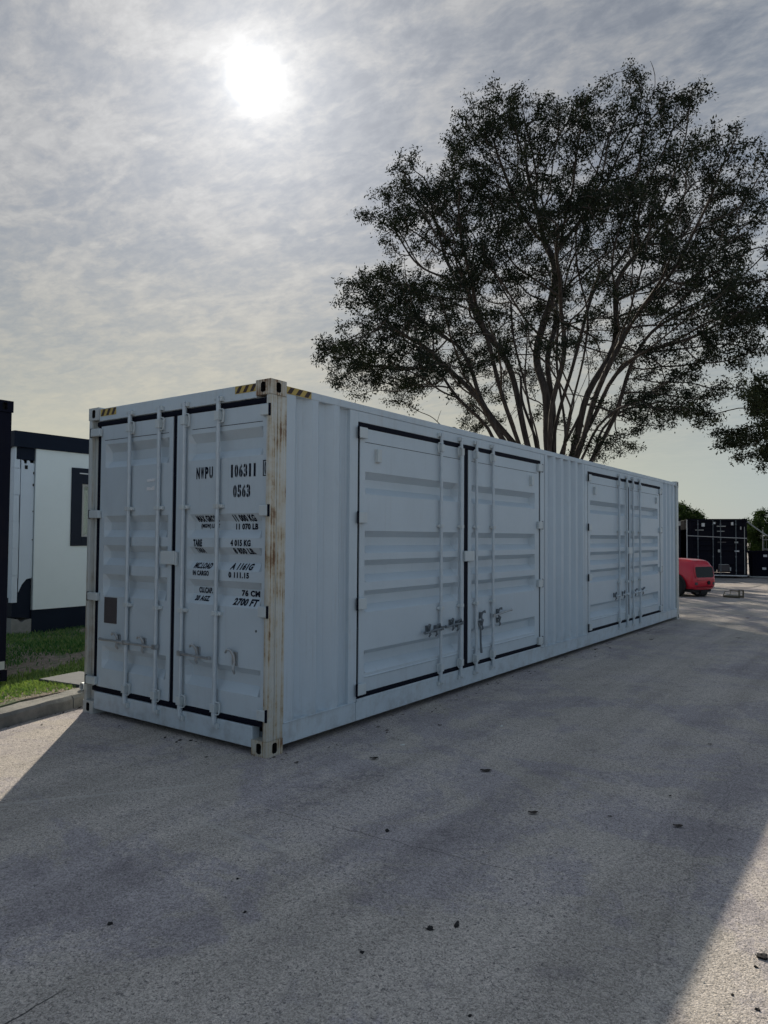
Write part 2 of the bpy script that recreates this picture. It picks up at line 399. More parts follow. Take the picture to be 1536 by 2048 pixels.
def raw_mesh(name, V, F, mat, parent=None, tone=None, smooth=False):
    """numpy verts (n,3) and equal-size faces (m,k)"""
    me = bpy.data.meshes.new(name); k = F.shape[1]
    me.vertices.add(len(V)); me.vertices.foreach_set('co', np.asarray(V, np.float32).ravel())
    me.loops.add(F.size); me.loops.foreach_set('vertex_index', F.astype(np.int32).ravel())
    me.polygons.add(len(F)); me.polygons.foreach_set('loop_start', np.arange(0, F.size, k, dtype=np.int32))
    if smooth: me.polygons.foreach_set('use_smooth', np.ones(len(F), bool))
    me.materials.append(MATS[mat]); me.update(calc_edges=True)
    if tone is not None:
        at = me.attributes.new('tone', 'FLOAT', 'POINT'); at.data.foreach_set('value', np.asarray(tone, np.float32))
    o = bpy.data.objects.new(name, me); link(o, parent)
    return o

# ------------------------------------------------------------------ the setting: ground, kerb, lawn
def setting():
    # yard sheet to the horizon
    xs = [-700, -60, -8, 8, 60, 700]
    V = [(x, y, 0.0) for y in xs for x in xs]; F = [(j*6+i, j*6+i+1, (j+1)*6+i+1, (j+1)*6+i) for j in range(5) for i in range(5)]
    me = bpy.data.meshes.new('yard_ground'); me.from_pydata(V, [], F); me.materials.append(MATS['yard_surface'])
    tag(link(bpy.data.objects.new('yard_ground', me)), 'worn grey concrete yard surface in the container\'s shadow', None, None, 'structure')
    # kerb: runs beside the container, cast in lengths
    d = Vector((-0.235, 0.972, 0)); d.normalize(); n = Vector((-d.y, d.x, 0))      # n points to the lawn
    p0 = Vector((-2.435, -0.76, 0))
    kr = empty('kerb', tuple(p0), 0, 'low concrete kerb between the yard and the lawn', 'kerb')
    ang = math.atan2(d.y, d.x)
    kr.rotation_euler = (0, 0, ang)
    L0 = -9.0
    i = 0
    while L0 < 44:
        L1 = L0 + 0.98
        b = MB()
        prof = [(0.0, -0.05), (0.008, 0.09), (0.030, 0.117), (0.13, 0.122), (0.235, 0.118), (0.25, -0.05)]
        jx = random.uniform(-.004, .004); jz = random.uniform(-.004, .004)
        m = len(prof); vs = []; nseg = 7
        for k in range(nseg+1):
            t_ = L0 + 0.006 + (L1-L0-0.012)*k/nseg
            for q, (u, z) in enumerate(prof):
                jit = 0.0 if q in (0, m-1) else random.uniform(-.006, .006)
                vs.append((t_, u+jx+jit, z+jz+jit*0.7))
        fs = [(k*m+q, k*m+q+1, (k+1)*m+q+1, (k+1)*m+q) for k in range(nseg) for q in range(m-1)]
        fs += [tuple(range(m)), tuple(nseg*m+q for q in range(m-1, -1, -1))]
        b.add(vs, fs); b.build('kerb_stone', 'kerb_concrete', kr, ang=25)
        L0 = L1; i += 1
    # lawn sheet behind the kerb
    pts = [p0 + d*-30 + n*0.24, p0 + d*60 + n*0.24, Vector((-80, 60, 0)), Vector((-80, -30, 0))]
    nx, ny = 90, 130
    V = []; F = []
    for j in range(ny+1):
        for i in range(nx+1):
            s = (i/nx)**2.2; q = j/ny
            a = p0 + d*(-30 + 90*q) + n*0.235
            x = a.x*(1-s) + (-80)*s
            z = 0.105 + 0.02*math.sin(x*1.9+a.y*0.7) + 0.015*math.sin(a.y*2.3-x) + 0.01*random.random()
            if i == 0: z = 0.105
            V.append((x, a.y, z))
    F = [(j*(nx+1)+i, j*(nx+1)+i+1, (j+1)*(nx+1)+i+1, (j+1)*(nx+1)+i) for j in range(ny) for i in range(nx)]
    me = bpy.data.meshes.new('lawn'); me.from_pydata(V, [], F); me.materials.append(MATS['lawn_soil'])
    me.polygons.foreach_set('use_smooth', [True]*len(F))
    lo = tag(link(bpy.data.objects.new('lawn', me)), 'earth of the lawn strip behind the kerb', None, None, 'structure')
    return p0, d, n
KP, KD, KN = setting()

def grass():
    # blades and small broad weeds, thinner on the bare earth strip
    N = 260000
    s = rng.uniform(-2.2, 9.0, N); w = rng.uniform(0.0, 1.0, N)**1.25*7.5 + 0.23
    X = KP.x + KD.x*s + KN.x*w; Y = KP.y + KD.y*s + KN.y*w
    def nz(x, y, f, ph): return (np.sin(x*f+ph)+np.sin(y*f*1.3+ph*2)+np.sin((x+y)*f*0.71+ph*3)+np.sin((x-y)*f*1.77+ph))*0.25
    dens = 0.75 + 0.5*nz(X, Y, 3.1, 1.0) + 0.35*nz(X, Y, 9.0, 2.0)
    strip = np.exp(-((w-1.72-0.12*np.sin(s*3.0))/0.30)**2)*1.25
    edge = np.clip((w-0.26)/0.14, 0, 1)
    keep = rng.uniform(0, 1, N) < np.clip(dens - strip, 0.02, 1)*edge
    keep &= ~((np.abs(X+3.28) < 0.30) & (np.abs(Y-0.50) < 0.24))
    X, Y, w = X[keep], Y[keep], w[keep]; n = len(X)
    near = w < 1.5
    h = rng.uniform(0.022, 0.065, n)*np.where(w > 2.3, 1.35, 0.85)
    wd = rng.uniform(0.002, 0.0048, n)*np.where(rng.uniform(0, 1, n) < 0.15, 2.4, 1.0)
    a = rng.uniform(0, 2*np.pi, n); ln = rng.uniform(0.15, 1.1, n)*h
    la = rng.uniform(0, 2*np.pi, n)
    z0 = np.full(n, 0.105)
    B1 = np.stack([X-wd*np.cos(a), Y-wd*np.sin(a), z0-0.02], 1); B2 = np.stack([X+wd*np.cos(a), Y+wd*np.sin(a), z0-0.02], 1)
    mx = X+0.4*ln*np.cos(la); my = Y+0.4*ln*np.sin(la)
    M1 = np.stack([mx-wd*1.1*np.cos(a), my-wd*1.1*np.sin(a), z0+h*0.6], 1); M2 = np.stack([mx+wd*1.1*np.cos(a), my+wd*1.1*np.sin(a), z0+h*0.6], 1)
    T = np.stack([X+ln*np.cos(la), Y+ln*np.sin(la), z0+h*0.95], 1)
    V = np.stack([B1, B2, M2, M1, T], 1).reshape(-1, 3); o = np.arange(n)*5
    F = np.concatenate([np.stack([o, o+1, o+2], 1), np.stack([o, o+2, o+3], 1), np.stack([o+3, o+2, o+4], 1)])
    tone = np.clip(rng.uniform(0, 1, n)**1.6*0.8 + np.where(near, 0.22, 0.0) + 0.25*nz(X, Y, 2.3, 4.0), 0, 1)
    tag(raw_mesh('grass', V, F, 'grass_blade', None, np.repeat(tone, 5)), 'short green lawn grass and weeds behind the kerb', 'grass', None, 'stuff')
grass()

# ------------------------------------------------------------------ shipping container
W_, L_, H_ = 2.438, 12.192, 2.896

def casting(mb, ax0, ax1, y0, y1, z0, z1, holes):
    """corner fitting with real apertures: axis-aligned box, faces listed in holes get a slot and a pocket"""
    lo = (ax0, y0, z0); hi = (ax1, y1, z1)
    for ax in range(3):
        for sgn in (0, 1):
            b_, c_ = [(1, 2), (2, 0), (0, 1)][ax]
            val = hi[ax] if sgn else lo[ax]
            def pt(u, v, off=0.0):
                p = [0, 0, 0]; p[ax] = val + (-off if sgn else off); p[b_] = u; p[c_] = v; return tuple(p)
            u0, u1, v0, v1 = lo[b_], hi[b_], lo[c_], hi[c_]
            if (ax, sgn) in holes:
                hu, hv = holes[(ax, sgn)]
                cu, cv = (u0+u1)/2, (v0+v1)/2
                a0, a1, c0, c1 = cu-hu/2, cu+hu/2, cv-hv/2, cv+hv/2
                k = 0.012
                oct_ = [(a0+k, c0), (a1-k, c0), (a1, c0+k), (a1, c1-k), (a1-k, c1), (a0+k, c1), (a0, c1-k), (a0, c0+k)]
                vs = [pt(u0, v0), pt(u1, v0), pt(u1, v1), pt(u0, v1)] + [pt(*q) for q in oct_] + [pt(q[0], q[1], 0.045) for q in oct_]
                fs = [(0, 1, 5, 4), (1, 6, 5), (1, 2, 7, 6), (2, 8, 7), (2, 3, 9, 8), (3, 10, 9), (3, 0, 11, 10), (0, 4, 11)]
                mb.add(vs, fs, 0)
                mb.add([pt(*q) for q in oct_] + [pt(q[0], q[1], 0.045) for q in oct_],
                       [(i, (i+1) % 8, (i+1) % 8+8, i+8) for i in range(8)] + [tuple(range(8, 16))], 1)  # pocket walls coloured black for the shade inside the aperture
            else:
                mb.add([pt(u0, v0), pt(u1, v0), pt(u1, v1), pt(u0, v1)], [(0, 1, 2, 3)], 0)

def corr_wall(f, a0, a1, z0, z1, d_out, d_in, pitch=0.278, start=0.0):
    """vertical corrugation as a folded sheet"""
    pts = []; a = a0; fl, sl = 0.072, 0.068
    seq = [(fl, d_out), (sl, d_in), (fl-0.002, d_in), (sl, d_out)]
    pts.append((a0, d_out)); i = 0
    a = a0 + start
    if start > 0: pts.append((a, d_out))
    cur = d_out
    while a < a1-1e-4:
        w, d = seq[i % 4]; na = min(a+w, a1)
        dd = d if na == a+w else cur + (d-cur)*(na-a)/w
        pts.append((na, dd)); a = na; cur = d; i += 1
    b = MB(f); n = len(pts)
    vs = [(p, d, z0) for p, d in pts] + [(p, d, z1) for p, d in pts] + [(p, d+0.004, z0) for p, d in pts] + [(p, d+0.004, z1) for p, d in pts]
    fs = [(k, k+1, n+k+1, n+k) for k in range(n-1)] + [(2*n+k+1, 2*n+k, 3*n+k, 3*n+k+1) for k in range(n-1)]
    b.v = [f(*p) for p in vs]; b.fc = fs; b.mi = [0]*len(fs)
    return b

def prof_points(ch):
    """list of (z, depth) for pressed channels (top, slope end, slope start, bottom)"""
    out = []
    for (t_, a, b, bt) in ch: out += [(t_, 0.0), (a, 1.0), (b, 1.0), (bt, 0.0)]
    return out
def prof_depth(ch, z, depth):
    for (t_, a, b, bt) in ch:
        if bt <= z <= t_:
            if z >= a: return depth*(t_-z)/(t_-a)
            if z <= b: return depth*(z-bt)/(b-bt)
            return depth
    return 0.0

def door_leaf(f, a0, a1, z0, z1, r0, r1, ch, face, depth, thick=0.05, lip=None):
    """steel door leaf: flat frame with horizontally pressed channels between r0 and r1"""
    zs = sorted(set([z0, z1] + [p[0] for p in prof_points(ch)]))
    if lip: zs = sorted(set(zs + [lip, lip+0.012, lip+0.02]))
    As = [a0, r0, r0+0.030, r1-0.030, r1, a1]
    b = MB(f); n = len(As); vs = []
    for z in zs:
        for i, a in enumerate(As):
            d = prof_depth(ch, z, depth) if i in (2, 3) else 0.0
            if lip and i in (2, 3) and abs(z-(lip+0.012)) < 1e-6: d -= 0.010
            vs.append((a, face+d, z))
    m = len(zs)
    fs = [(j*n+i, j*n+i+1, (j+1)*n+i+1, (j+1)*n+i) for j in range(m-1) for i in range(n-1)]
    k = len(vs)
    vs += [(a0, face+thick, z0), (a1, face+thick, z0), (a1, face+thick, z1), (a0, face+thick, z1)]
    fs += [tuple([k, k+1] + list(range(n-1, -1, -1))), tuple([k+2, k+3] + list(range((m-1)*n, m*n))),
           tuple([k+3, k] + [j*n for j in range(m)]), tuple([k+1, k+2] + [j*n+n-1 for j in range(m-1, -1, -1)]), (k+3, k+2, k+1, k)]
    b.add(vs, fs)
    return b

def glyphs(s, shear=0.0):
    """outline mesh of a short string from the built-in font, as a bmesh in the xy plane"""
    cu = bpy.data.curves.new('lettering', 'FONT'); cu.body = s; cu.size = 1.0; cu.offset = 0.050; cu.space_character = 1.08; cu.resolution_u = 3
    ob = bpy.data.objects.new('tmp', cu); COL.objects.link(ob)
    bpy.context.view_layer.update()
    me = bpy.data.meshes.new_from_object(ob.evaluated_get(bpy.context.evaluated_depsgraph_get()))
    bpy.data.objects.remove(ob); bpy.data.curves.remove(cu)
    bm = bmesh.new(); bm.from_mesh(me); bpy.data.meshes.remove(me)
    return bm
def fit(bm, a0, a1, z0, z1):
    xs = [v.co.x for v in bm.verts]; ys = [v.co.y for v in bm.verts]
    x0, x1, y0, y1 = min(xs), max(xs), min(ys), max(ys)
    for v in bm.verts: v.co = Vector((a0+(v.co.x-x0)/(x1-x0)*(a1-a0), 0, z0+(v.co.y-y0)/(y1-y0)*(z1-z0)))
def cut(bm, co, no):
    bmesh.ops.bisect_plane(bm, geom=list(bm.verts)+list(bm.edges)+list(bm.faces), plane_co=co, plane_no=no)
def text_mesh(f, s, box, ch, depth, face, off=0.0025, stencil=True):
    """stencilled lettering laid onto the pressed door skin: box = (a0,a1,z0,z1)"""
    a0, a1, z0, z1 = box
    if stencil:                                           # one stencil plate per character, with upright bridges
        bm = bmesh.new(); n = len(s); cell = (a1-a0)/n
        for i, chx in enumerate(s):
            g = glyphs(chx); w = cell*(0.80 if chx != '1' else 0.42); m0 = a0+cell*(i+0.5)
            fit(g, m0-w/2, m0+w/2, z0, z1)
            if chx in '06358UGO':
                h = cell*0.055
                cut(g, (m0-h, 0, 0), (1, 0, 0)); cut(g, (m0+h, 0, 0), (1, 0, 0))
                bmesh.ops.delete(g, geom=[fc for fc in g.faces if m0-h < fc.calc_center_median().x < m0+h], context='FACES')
            me = bpy.data.meshes.new('t'); g.to_mesh(me); g.free(); bm.from_mesh(me); bpy.data.meshes.remove(me)
    else:
        bm = glyphs(s); fit(bm, a0, a1, z0, z1)
    for (z, d) in prof_points(ch):
        if z0 < z < z1: cut(bm, (0, 0, z), (0, 0, 1))
    for v in bm.verts:
        a, z = v.co.x, v.co.z; v.co = Vector(f(a, face+prof_depth(ch, z, depth)-off, z))
    me = bpy.data.meshes.new('lettering'); bm.to_mesh(me); bm.free()
    me.materials.append(MATS['letter'])
    return bpy.data.objects.new('lettering', me)

def lock_bar(f, door, a, face, ztop, zbot, zg1, zg2, r=0.017, end=True, loop=1):
    """locking bar with its cams, bearing brackets and guides, all on one door"""
    dc = face - 0.030
    b = MB(f)
    b.tube([(a, dc, zbot+0.09), (a, dc, ztop-0.07)], r, 10)
    b.tube([(a, dc, zbot+0.02), (a, dc, zbot+0.205)], r*1.28, 10)                 # sleeve of the lower cam
    b.tube([(a, dc, ztop-0.03), (a, dc, ztop-0.20)], r*1.12, 10)
    b.box(a-0.022, a+0.030, dc-0.016, dc+0.012, zbot, zbot+0.026)                # cams
    b.box(a-0.022, a+0.030, dc-0.016, dc+0.012, ztop-0.040, ztop-0.012)
    b.tube([(a, dc-0.004, ztop-0.03), (a, dc-0.004, ztop+0.004)], r*0.8, 8)
    b.build('locking_bar', 'bar_paint', door, 0.0)
    for (zc, hh) in ((ztop-0.155, 0.060), (zbot+0.150, 0.055)):
        k = MB(f)
        k.box(a-0.026, a+0.026, dc-0.026, face, zc-hh*0.62, zc+hh*0.62)
        k.box(a-0.030, a+0.045, face-0.008, face, zc-hh*0.9, zc+hh*0.9)
        lp = [(a+0.020, dc-0.008, zc+hh*0.9), (a+0.058*loop, dc-0.002, zc+hh*0.82), (a+0.062*loop, dc+0.004, zc), (a+0.054*loop, dc-0.002, zc-hh*0.85), (a+0.018, dc-0.008, zc-hh)]
        k.tube(lp, 0.0065, 6)
        k.build('bar_bracket', 'hinge_paint', door, 0.003)
    for zc in (zg1, zg2):
        k = MB(f)
        k.box(a-0.028, a+0.028, dc-0.024, dc+0.021, zc-0.018, zc+0.018)
        k.box(a+0.024, a+0.058, dc-0.004, face, zc-0.014, zc+0.014)
        k.box(a-0.044, a-0.024, dc+0.006, face, zc-0.012, zc+0.012)
        k.build('bar_guide', 'hinge_paint', door, 0.003)

def handle(f, door, a, a_end, z, face, mat='galv', dz=0.0):
    d = face-0.052; s = 1 if a_end > a else -1
    b = MB(f)
    b.tube([(a, face-0.030, z), (a+0.035*s, d, z+dz*0.1), ((a+a_end)/2, d-0.004, z+dz*0.5+0.004), (a_end-0.06*s, d, z+dz), (a_end, d-0.008, z+dz+0.006)],
           [0.014, 0.012, 0.0105, 0.012, 0.0165], 8)
    b.box(a-0.022, a+0.022, face-0.056, face-0.012, z-0.020, z+0.020)
    b.build('handle', mat, door, 0.0)

def catch(f, door, a, z, face, mat='steel_dark', s=1, big=0.85):
    """handle retainer: curled top hook, plate and padlock lug below"""
    b = MB(f); d = face-0.02; k = big
    b.tube([(a-0.042*s*k, d-0.028, z+0.045*k), (a-0.020*s*k, d-0.034, z+0.068*k), (a+0.008*s*k, d-0.030, z+0.062*k), (a+0.022*s*k, d-0.016, z+0.030*k), (a+0.026*s*k, d-0.008, z-0.02*k)],
           [0.009, 0.0105, 0.0115, 0.012, 0.011], 7)
    b.box(a+0.008*s*k-0.02*k, a+0.008*s*k+0.024*k, face-0.014, face, z-0.035*k, z+0.05*k)
    b.tube([(a+0.024*s*k, d-0.010, z-0.015*k), (a+0.026*s*k, d-0.024, z-0.055*k), (a+0.026*s*k, d-0.006, z-0.085*k)], [0.010, 0.0125, 0.008], 7)
    b.build('handle_catch', mat, door, 0.0)

def hinge(f, door, a_post, a_door, z, h, face, post_face=-0.004):
    """hinge blade on the door and a black pin for the shaded gap at the post"""
    lo, hi = min(a_post, a_door), max(a_post, a_door)
    b = MB(f)
    b.box(lo, hi, min(face, post_face)-0.016, max(face, post_face)-0.003, z-h/2, z+h/2)
    b.build('hinge', 'hinge_paint', door, 0.004)
    s = 1 if a_post > a_door else -1
    k = MB(f); k.tube([(a_post+0.006*s, post_face-0.006, z-h/2-0.006), (a_post+0.006*s, post_face-0.006, z+h/2+0.006)], 0.010, 8)
    k.build('hinge_pin_shade', 'rubber', door)  # pin coloured black to stand for the shadow between blade and post

def side_door_pair(root, yc, y0, y1, seedk, far=False):
    f = SIDE; FACE = 0.018
    ch = [(2.270, 2.207, 2.130, 2.066), (1.736, 1.678, 1.600, 1.533), (1.472, 1.418, 1.338, 1.270), (1.197, 1.146, 1.065, 1.000), (0.661, 0.612, 0.527, 0.457)]
    zt, zb = 2.660, 0.292
    leaves = []
    for k, (a0, a1, r0, r1) in enumerate(((y0+0.047, yc-0.048, y0+0.125, yc-0.175), (yc+0.048, y1-0.047, yc+0.125, y1-0.175))):
        o = door_leaf(f, a0, a1, zb, zt, r0, r1, ch, FACE, 0.078, 0.090, 0.412).build('side_door', 'door_paint', root, ang=20)
        leaves.append(o)
        # fold line of the top rail of the leaf
        MB(f).box(a0+0.07, a1-0.07, FACE-0.0015, FACE+0.002, 2.534, 2.5385).build('seam', 'rubber', o)
        # small vent cover near the hinge edge
        va = y0+0.305 if k == 0 else y1-0.305
        v = MB(f); v.prism([(va-0.030, 2.368), (va+0.030, 2.368), (va+0.030, 2.485), (va-0.030, 2.485)], FACE-0.036, FACE)
        v.box(va-0.040, va+0.040, FACE-0.004, FACE, 2.358, 2.495)
        v.build('vent_cover', 'hinge_paint', o, 0.004)
    # rubber seals: top, bottom, both jambs and the meeting edge
    b = MB(f)
    b.box(y0+0.01, y1-0.01, 0.010, 0.058, 2.664, 2.708)
    b.box(y0+0.01, y1-0.01, 0.010, 0.058, 0.250, 0.288)
    b.box(y0+0.012, y0+0.043, 0.022, 0.060, 0.289, 2.663); b.box(y1-0.043, y1-0.012, 0.022, 0.060, 0.289, 2.663)
    b.build('door_seal', 'rubber', leaves[0], 0.004)
    MB(f).box(yc-0.044, yc+0.044, 0.020, 0.064, 0.289, 2.663).build('door_seal', 'rubber', leaves[1], 0.006)
    # overlap tab half way up
    MB(f).box(yc-0.075, yc+0.135, -0.018, 0.014, 1.418, 1.533).build('meeting_clamp', 'hinge_paint', leaves[1], 0.005)
    for k, off in enumerate((-0.575, -0.160, 0.185, 0.590)):
        door = leaves[0] if k < 2 else leaves[1]
        a = yc+off
        lock_bar(f, door, a, FACE, 2.770, 0.180, 1.800, 0.946, 0.0165, loop=-1 if not far else 1)
    for z in (2.612, 1.852, 1.085, 0.330):
        hinge(f, leaves[0], y0-0.005, y0+0.115, z, 0.098, FACE)
        hinge(f, leaves[1], y1+0.005, y1-0.115, z, 0.098, FACE)
    if not far:
        handle(f, leaves[0], yc-0.575, yc-0.93, 0.742, FACE, 'steel_dark', -0.02)
        handle(f, leaves[0], yc-0.160, yc-0.53, 0.760, FACE, 'steel_dark', -0.015)
        catch(f, leaves[0], yc-0.82, 0.745, FACE); catch(f, leaves[0], yc-0.65, 0.735, FACE, 'steel_dark', -1, 0.8)
        catch(f, leaves[0], yc-0.36, 0.765, FACE); catch(f, leaves[0], yc-0.215, 0.745, FACE, 'steel_dark', -1, 0.8)
        catch(f, leaves[1], yc+0.325, 0.79, FACE, 'steel_dark', -1); catch(f, leaves[1], yc+0.300, 0.70, FACE, 'steel_dark', 1, 0.8)
        catch(f, leaves[1], yc+0.745, 0.795, FACE, 'steel_dark', -1); catch(f, leaves[1], yc+0.735, 0.70, FACE, 'steel_dark', 1, 0.7)
        handle(f, leaves[1], yc+0.590, yc+1.02, 0.775, FACE, 'galv', 0.03)
        h = MB(f); h.tube([(yc+0.20, -0.02, 0.74), (yc+0.245, -0.035, 0.66), (yc+0.250, -0.034, 0.50), (yc+0.265, -0.036, 0.385)], [0.012, 0.012, 0.011, 0.014], 8)
        h.build('handle', 'steel_dark', leaves[1])
    else:
        for off in (-0.80, -0.36, 0.30, 0.75): catch(f, leaves[0] if off < 0 else leaves[1], yc+off, 0.74, FACE, 'steel_dark', 1 if off < 0 else -1)
        handle(f, leaves[0], yc-0.575, yc-0.80, 0.735, FACE, 'bar_paint'); handle(f, leaves[0], yc-0.160, yc-0.46, 0.735, FACE, 'bar_paint')
        handle(f, leaves[1], yc+0.185, yc+0.50, 0.735, FACE, 'bar_paint'); handle(f, leaves[1], yc+0.590, yc+0.85, 0.735, FACE, 'bar_paint')

def main_container():
    root = empty('shipping_container', (-W_/2, L_/2, 0), 0, 'long light grey side-opening shipping container with stencilled end doors and rusty corner post', 'container')
    off = Vector((W_/2, -L_/2, 0))
    kids_before = set(bpy.data.objects)
    cx, cy, cz = 0.162, 0.178, 0.118
    # corner castings
    for xi in (0, 1):
        for yi in (0, 1):
            for zi in (0, 1):
                x0, x1 = (-W_, -W_+cx) if xi == 0 else (-cx, 0.0)
                y0, y1 = (0.0, cy) if yi == 0 else (L_-cy, L_)
                z0, z1 = (0.0, cz) if zi == 0 else (H_-cz, H_)
                b = MB()
                # hole sizes are (along next axis, along the one after): x faces -> (y,z), y faces -> (z,x), z faces -> (x,y)
                casting(b, x0, x1, y0, y1, z0, z1, {(0, xi): (0.052, 0.080), (1, yi): (0.080, 0.052), (2, zi): (0.064, 0.124)})
                o = b.build('corner_casting', ['casting_paint' if (xi == 1 and yi == 0) else 'post_clean', 'black'], root)
                if xi == 1 and yi == 0: o['label'] = 'rust-streaked corner casting at the near corner'
    # corner posts (door end: rolled section with a groove; blind end plain)
    p = MB(); p.box(-0.046, -0.004, 0.004, 0.080, cz, H_-cz); p.box(-0.052, -0.010, 0.080, 0.090, cz, H_-cz); p.box(-0.060, -0.007, 0.090, 0.192, cz, H_-cz)
    p.box(-0.016, -0.001, 0.050, 0.074, cz, H_-cz)
    o = p.build('corner_post', 'post_paint', root, 0.005, 2); o['label'] = 'near corner post with brown rust streaks'
    p = MB(); p.box(-W_+0.004, -W_+0.050, 0.004, 0.110, cz, H_-cz); p.box(-W_+0.050, -W_+0.110, 0.050, 0.170, cz, H_-cz)
    p.build('corner_post', 'post_clean', root, 0.005, 2)
    p = MB(); p.box(-0.150, -0.004, L_-0.160, L_-0.004, cz, H_-cz); p.build('corner_post', 'post_clean', root, 0.008, 2)
    p = MB(); p.box(-W_+0.004, -W_+0.150, L_-0.160, L_-0.004, cz, H_-cz); p.build('corner_post', 'post_clean', root, 0.008, 2)
    # top and bottom side rails
    b = MB(); b.box(-0.064, -0.010, cy, L_-cy, 2.806, 2.868); b.build('top_rail', 'rail_paint', root, 0.004)
    b = MB(); b.box(-W_+0.010, -W_+0.064, cy, L_-cy, 2.806, 2.868); b.build('top_rail', 'rail_paint', root, 0.004)
    b = MB()
    segs = [(cy, 1.098), (1.104, 5.30), (5.306, 6.80), (6.806, 10.86), (10.866, L_-cy)]
    for a0, a1 in segs: b.box(-0.055, -0.006, a0, a1, 0.060, 0.222)
    b.box(-0.07, -0.055, cy, L_-cy, 0.060, 0.222)
    b.build('bottom_rail', 'rail_paint', root, 0.003)
    b = MB(); b.box(-W_+0.006, -W_+0.06, cy, L_-cy, 0.050, 0.212); b.build('bottom_rail', 'rail_paint', root, 0.003)
    b = MB()
    for a0, a1 in ((0.195, 1.075), (5.11, 6.775), (10.89, L_-0.165)): MB().box(-0.060, 0.001, a0, a1, 0.2225, 0.2295).build('rail_lip', 'rail_paint', root, 0.002)
    # door header and sill
    b = MB(); b.box(-W_+cx, -cx, 0.010, 0.085, 2.762, 2.880); b.box(-W_+0.11, -0.047, 0.030, 0.09, 2.748, 2.762); b.build('door_header', 'rail_paint', root, 0.004)
    b = MB(); b.box(-W_+cx, -cx, 0.008, 0.090, 0.052, 0.214); b.build('door_sill', 'rail_paint', root, 0.004)
    # cam keepers on header and sill
    for a in (-1.775, -1.350, -1.010, -0.585):
        k = MB(END); k.box(a-0.036, a+0.046, -0.016, 0.010, 2.782, 2.800); k.box(a+0.032, a+0.050, -0.020, 0.010, 2.772, 2.812); k.box(a-0.040, a-0.024, -0.016, 0.010, 2.776, 2.806)
        k.build('cam_keeper', 'hinge_paint', root, 0.002)
        k = MB(END); k.box(a-0.034, a+0.050, -0.014, 0.008, 0.150, 0.164); k.box(a+0.034, a+0.054, -0.020, 0.008, 0.140, 0.182)
        k.build('cam_keeper', 'hinge_paint', root, 0.002)
    # roof: shallow cross corrugation
    xs0, xs1 = -W_+0.06, -0.06; pts = []; y = 0.09; up = True
    while y < L_-0.1:
        pts += [(y, 2.872 if up else 2.856), (min(y+0.085, L_-0.09), 2.872 if up else 2.856)]; y += 0.105; up = not up
    V = [(xs0, a, z) for a, z in pts] + [(xs1, a, z) for a, z in pts]; n = len(pts)
    b = MB(); b.add(V, [(i, i+1, n+i+1, n+i) for i in range(n-1)]); b.build('roof_panel', 'rail_paint', root)
    # blind end and far side
    fB = lambda a, d, z: (a, L_-d, z); corr_wall(fB, -W_+0.15, -0.15, 0.06, 2.86, 0.02, 0.06).build('end_wall', 'wall_paint', root)
    fW = lambda a, d, z: (-W_+d, a, z); corr_wall(fW, 0.10, L_-0.15, 0.16, 2.82, 0.012, 0.048).build('side_wall', 'wall_paint', root)
    b = MB(); b.box(-W_+0.06, -0.07, 0.09, L_-0.1, 0.10, 0.16); b.build('floor', 'steel_dark', root)
    # long side: corrugated bays between flat door frames
    for a0, a1, st in ((0.190, 1.000, 0.03), (5.205, 6.740, 0.02), (10.935, L_-0.158, 0.02)):
        corr_wall(SIDE, a0, a1, 0.226, 2.806, 0.010, 0.058, start=st).build('side_wall', 'wall_paint', root, ang=20)
    for y0, y1 in ((1.105, 5.080), (6.812, 10.835)):
        b = MB(SIDE)
        jl = 0.105; jr = 0.120
        b.box(y0-jl, y0+0.010, 0.012, 0.070, 0.226, 2.804); b.box(y1-0.010, y1+jr, 0.012, 0.070, 0.226, 2.804)
        b.box(y0+0.0105, y1-0.0105, 0.012, 0.060, 2.709, 2.804); b.box(y0+0.0105, y1-0.0105, 0.004, 0.060, 0.2225, 0.249)
        b.build('door_frame', 'rail_paint', root, 0.003)
    for y0, y1, yc in ((1.105, 5.080, 3.078), (6.812, 10.835, 8.820)):
        for off_ in (-0.575, -0.160, 0.185, 0.590):
            a = yc+off_
            k = MB(SIDE); k.box(a-0.040, a+0.040, -0.016, 0.012, 2.742, 2.758); k.box(a-0.046, a-0.030, -0.020, 0.012, 2.730, 2.770); k.box(a+0.030, a+0.046, -0.020, 0.012, 2.730, 2.770)
            k.build('cam_keeper', 'hinge_paint', root, 0.002)
            k = MB(SIDE); k.box(a-0.040, a+0.040, -0.018, 0.006, 0.166, 0.180); k.box(a-0.046, a-0.030, -0.022, 0.006, 0.158, 0.196); k.box(a+0.030, a+0.046, -0.022, 0.006, 0.158, 0.196)
            k.build('cam_keeper', 'hinge_paint', root, 0.002)
    side_door_pair(root, 3.078, 1.105, 5.080, 1)
    side_door_pair(root, 8.820, 6.812, 10.835, 2, far=True)

    # ---- end doors
    FACE = 0.026; ch = [(2.535, 2.462, 2.375, 2.312), (1.860, 1.800, 1.727, 1.663), (1.587, 1.527, 1.468, 1.403), (1.318, 1.258, 1.195, 1.115), (0.645, 0.592, 0.512, 0.440)]
    zt, zb = 2.712, 0.262
    left = door_leaf(END, -2.262, -1.193, zb, zt, -2.188, -1.243, ch, FACE, 0.055, 0.07).build('cargo_door', 'door_paint', root, ang=20)
    right = door_leaf(END, -1.140, -0.050, zb, zt, -0.985, -0.098, ch, FACE, 0.055, 0.07).build('cargo_door', 'door_paint', root, ang=20)
    left['label'] = 'left end door with dark square plate'; right['label'] = 'right end door with stencilled markings'
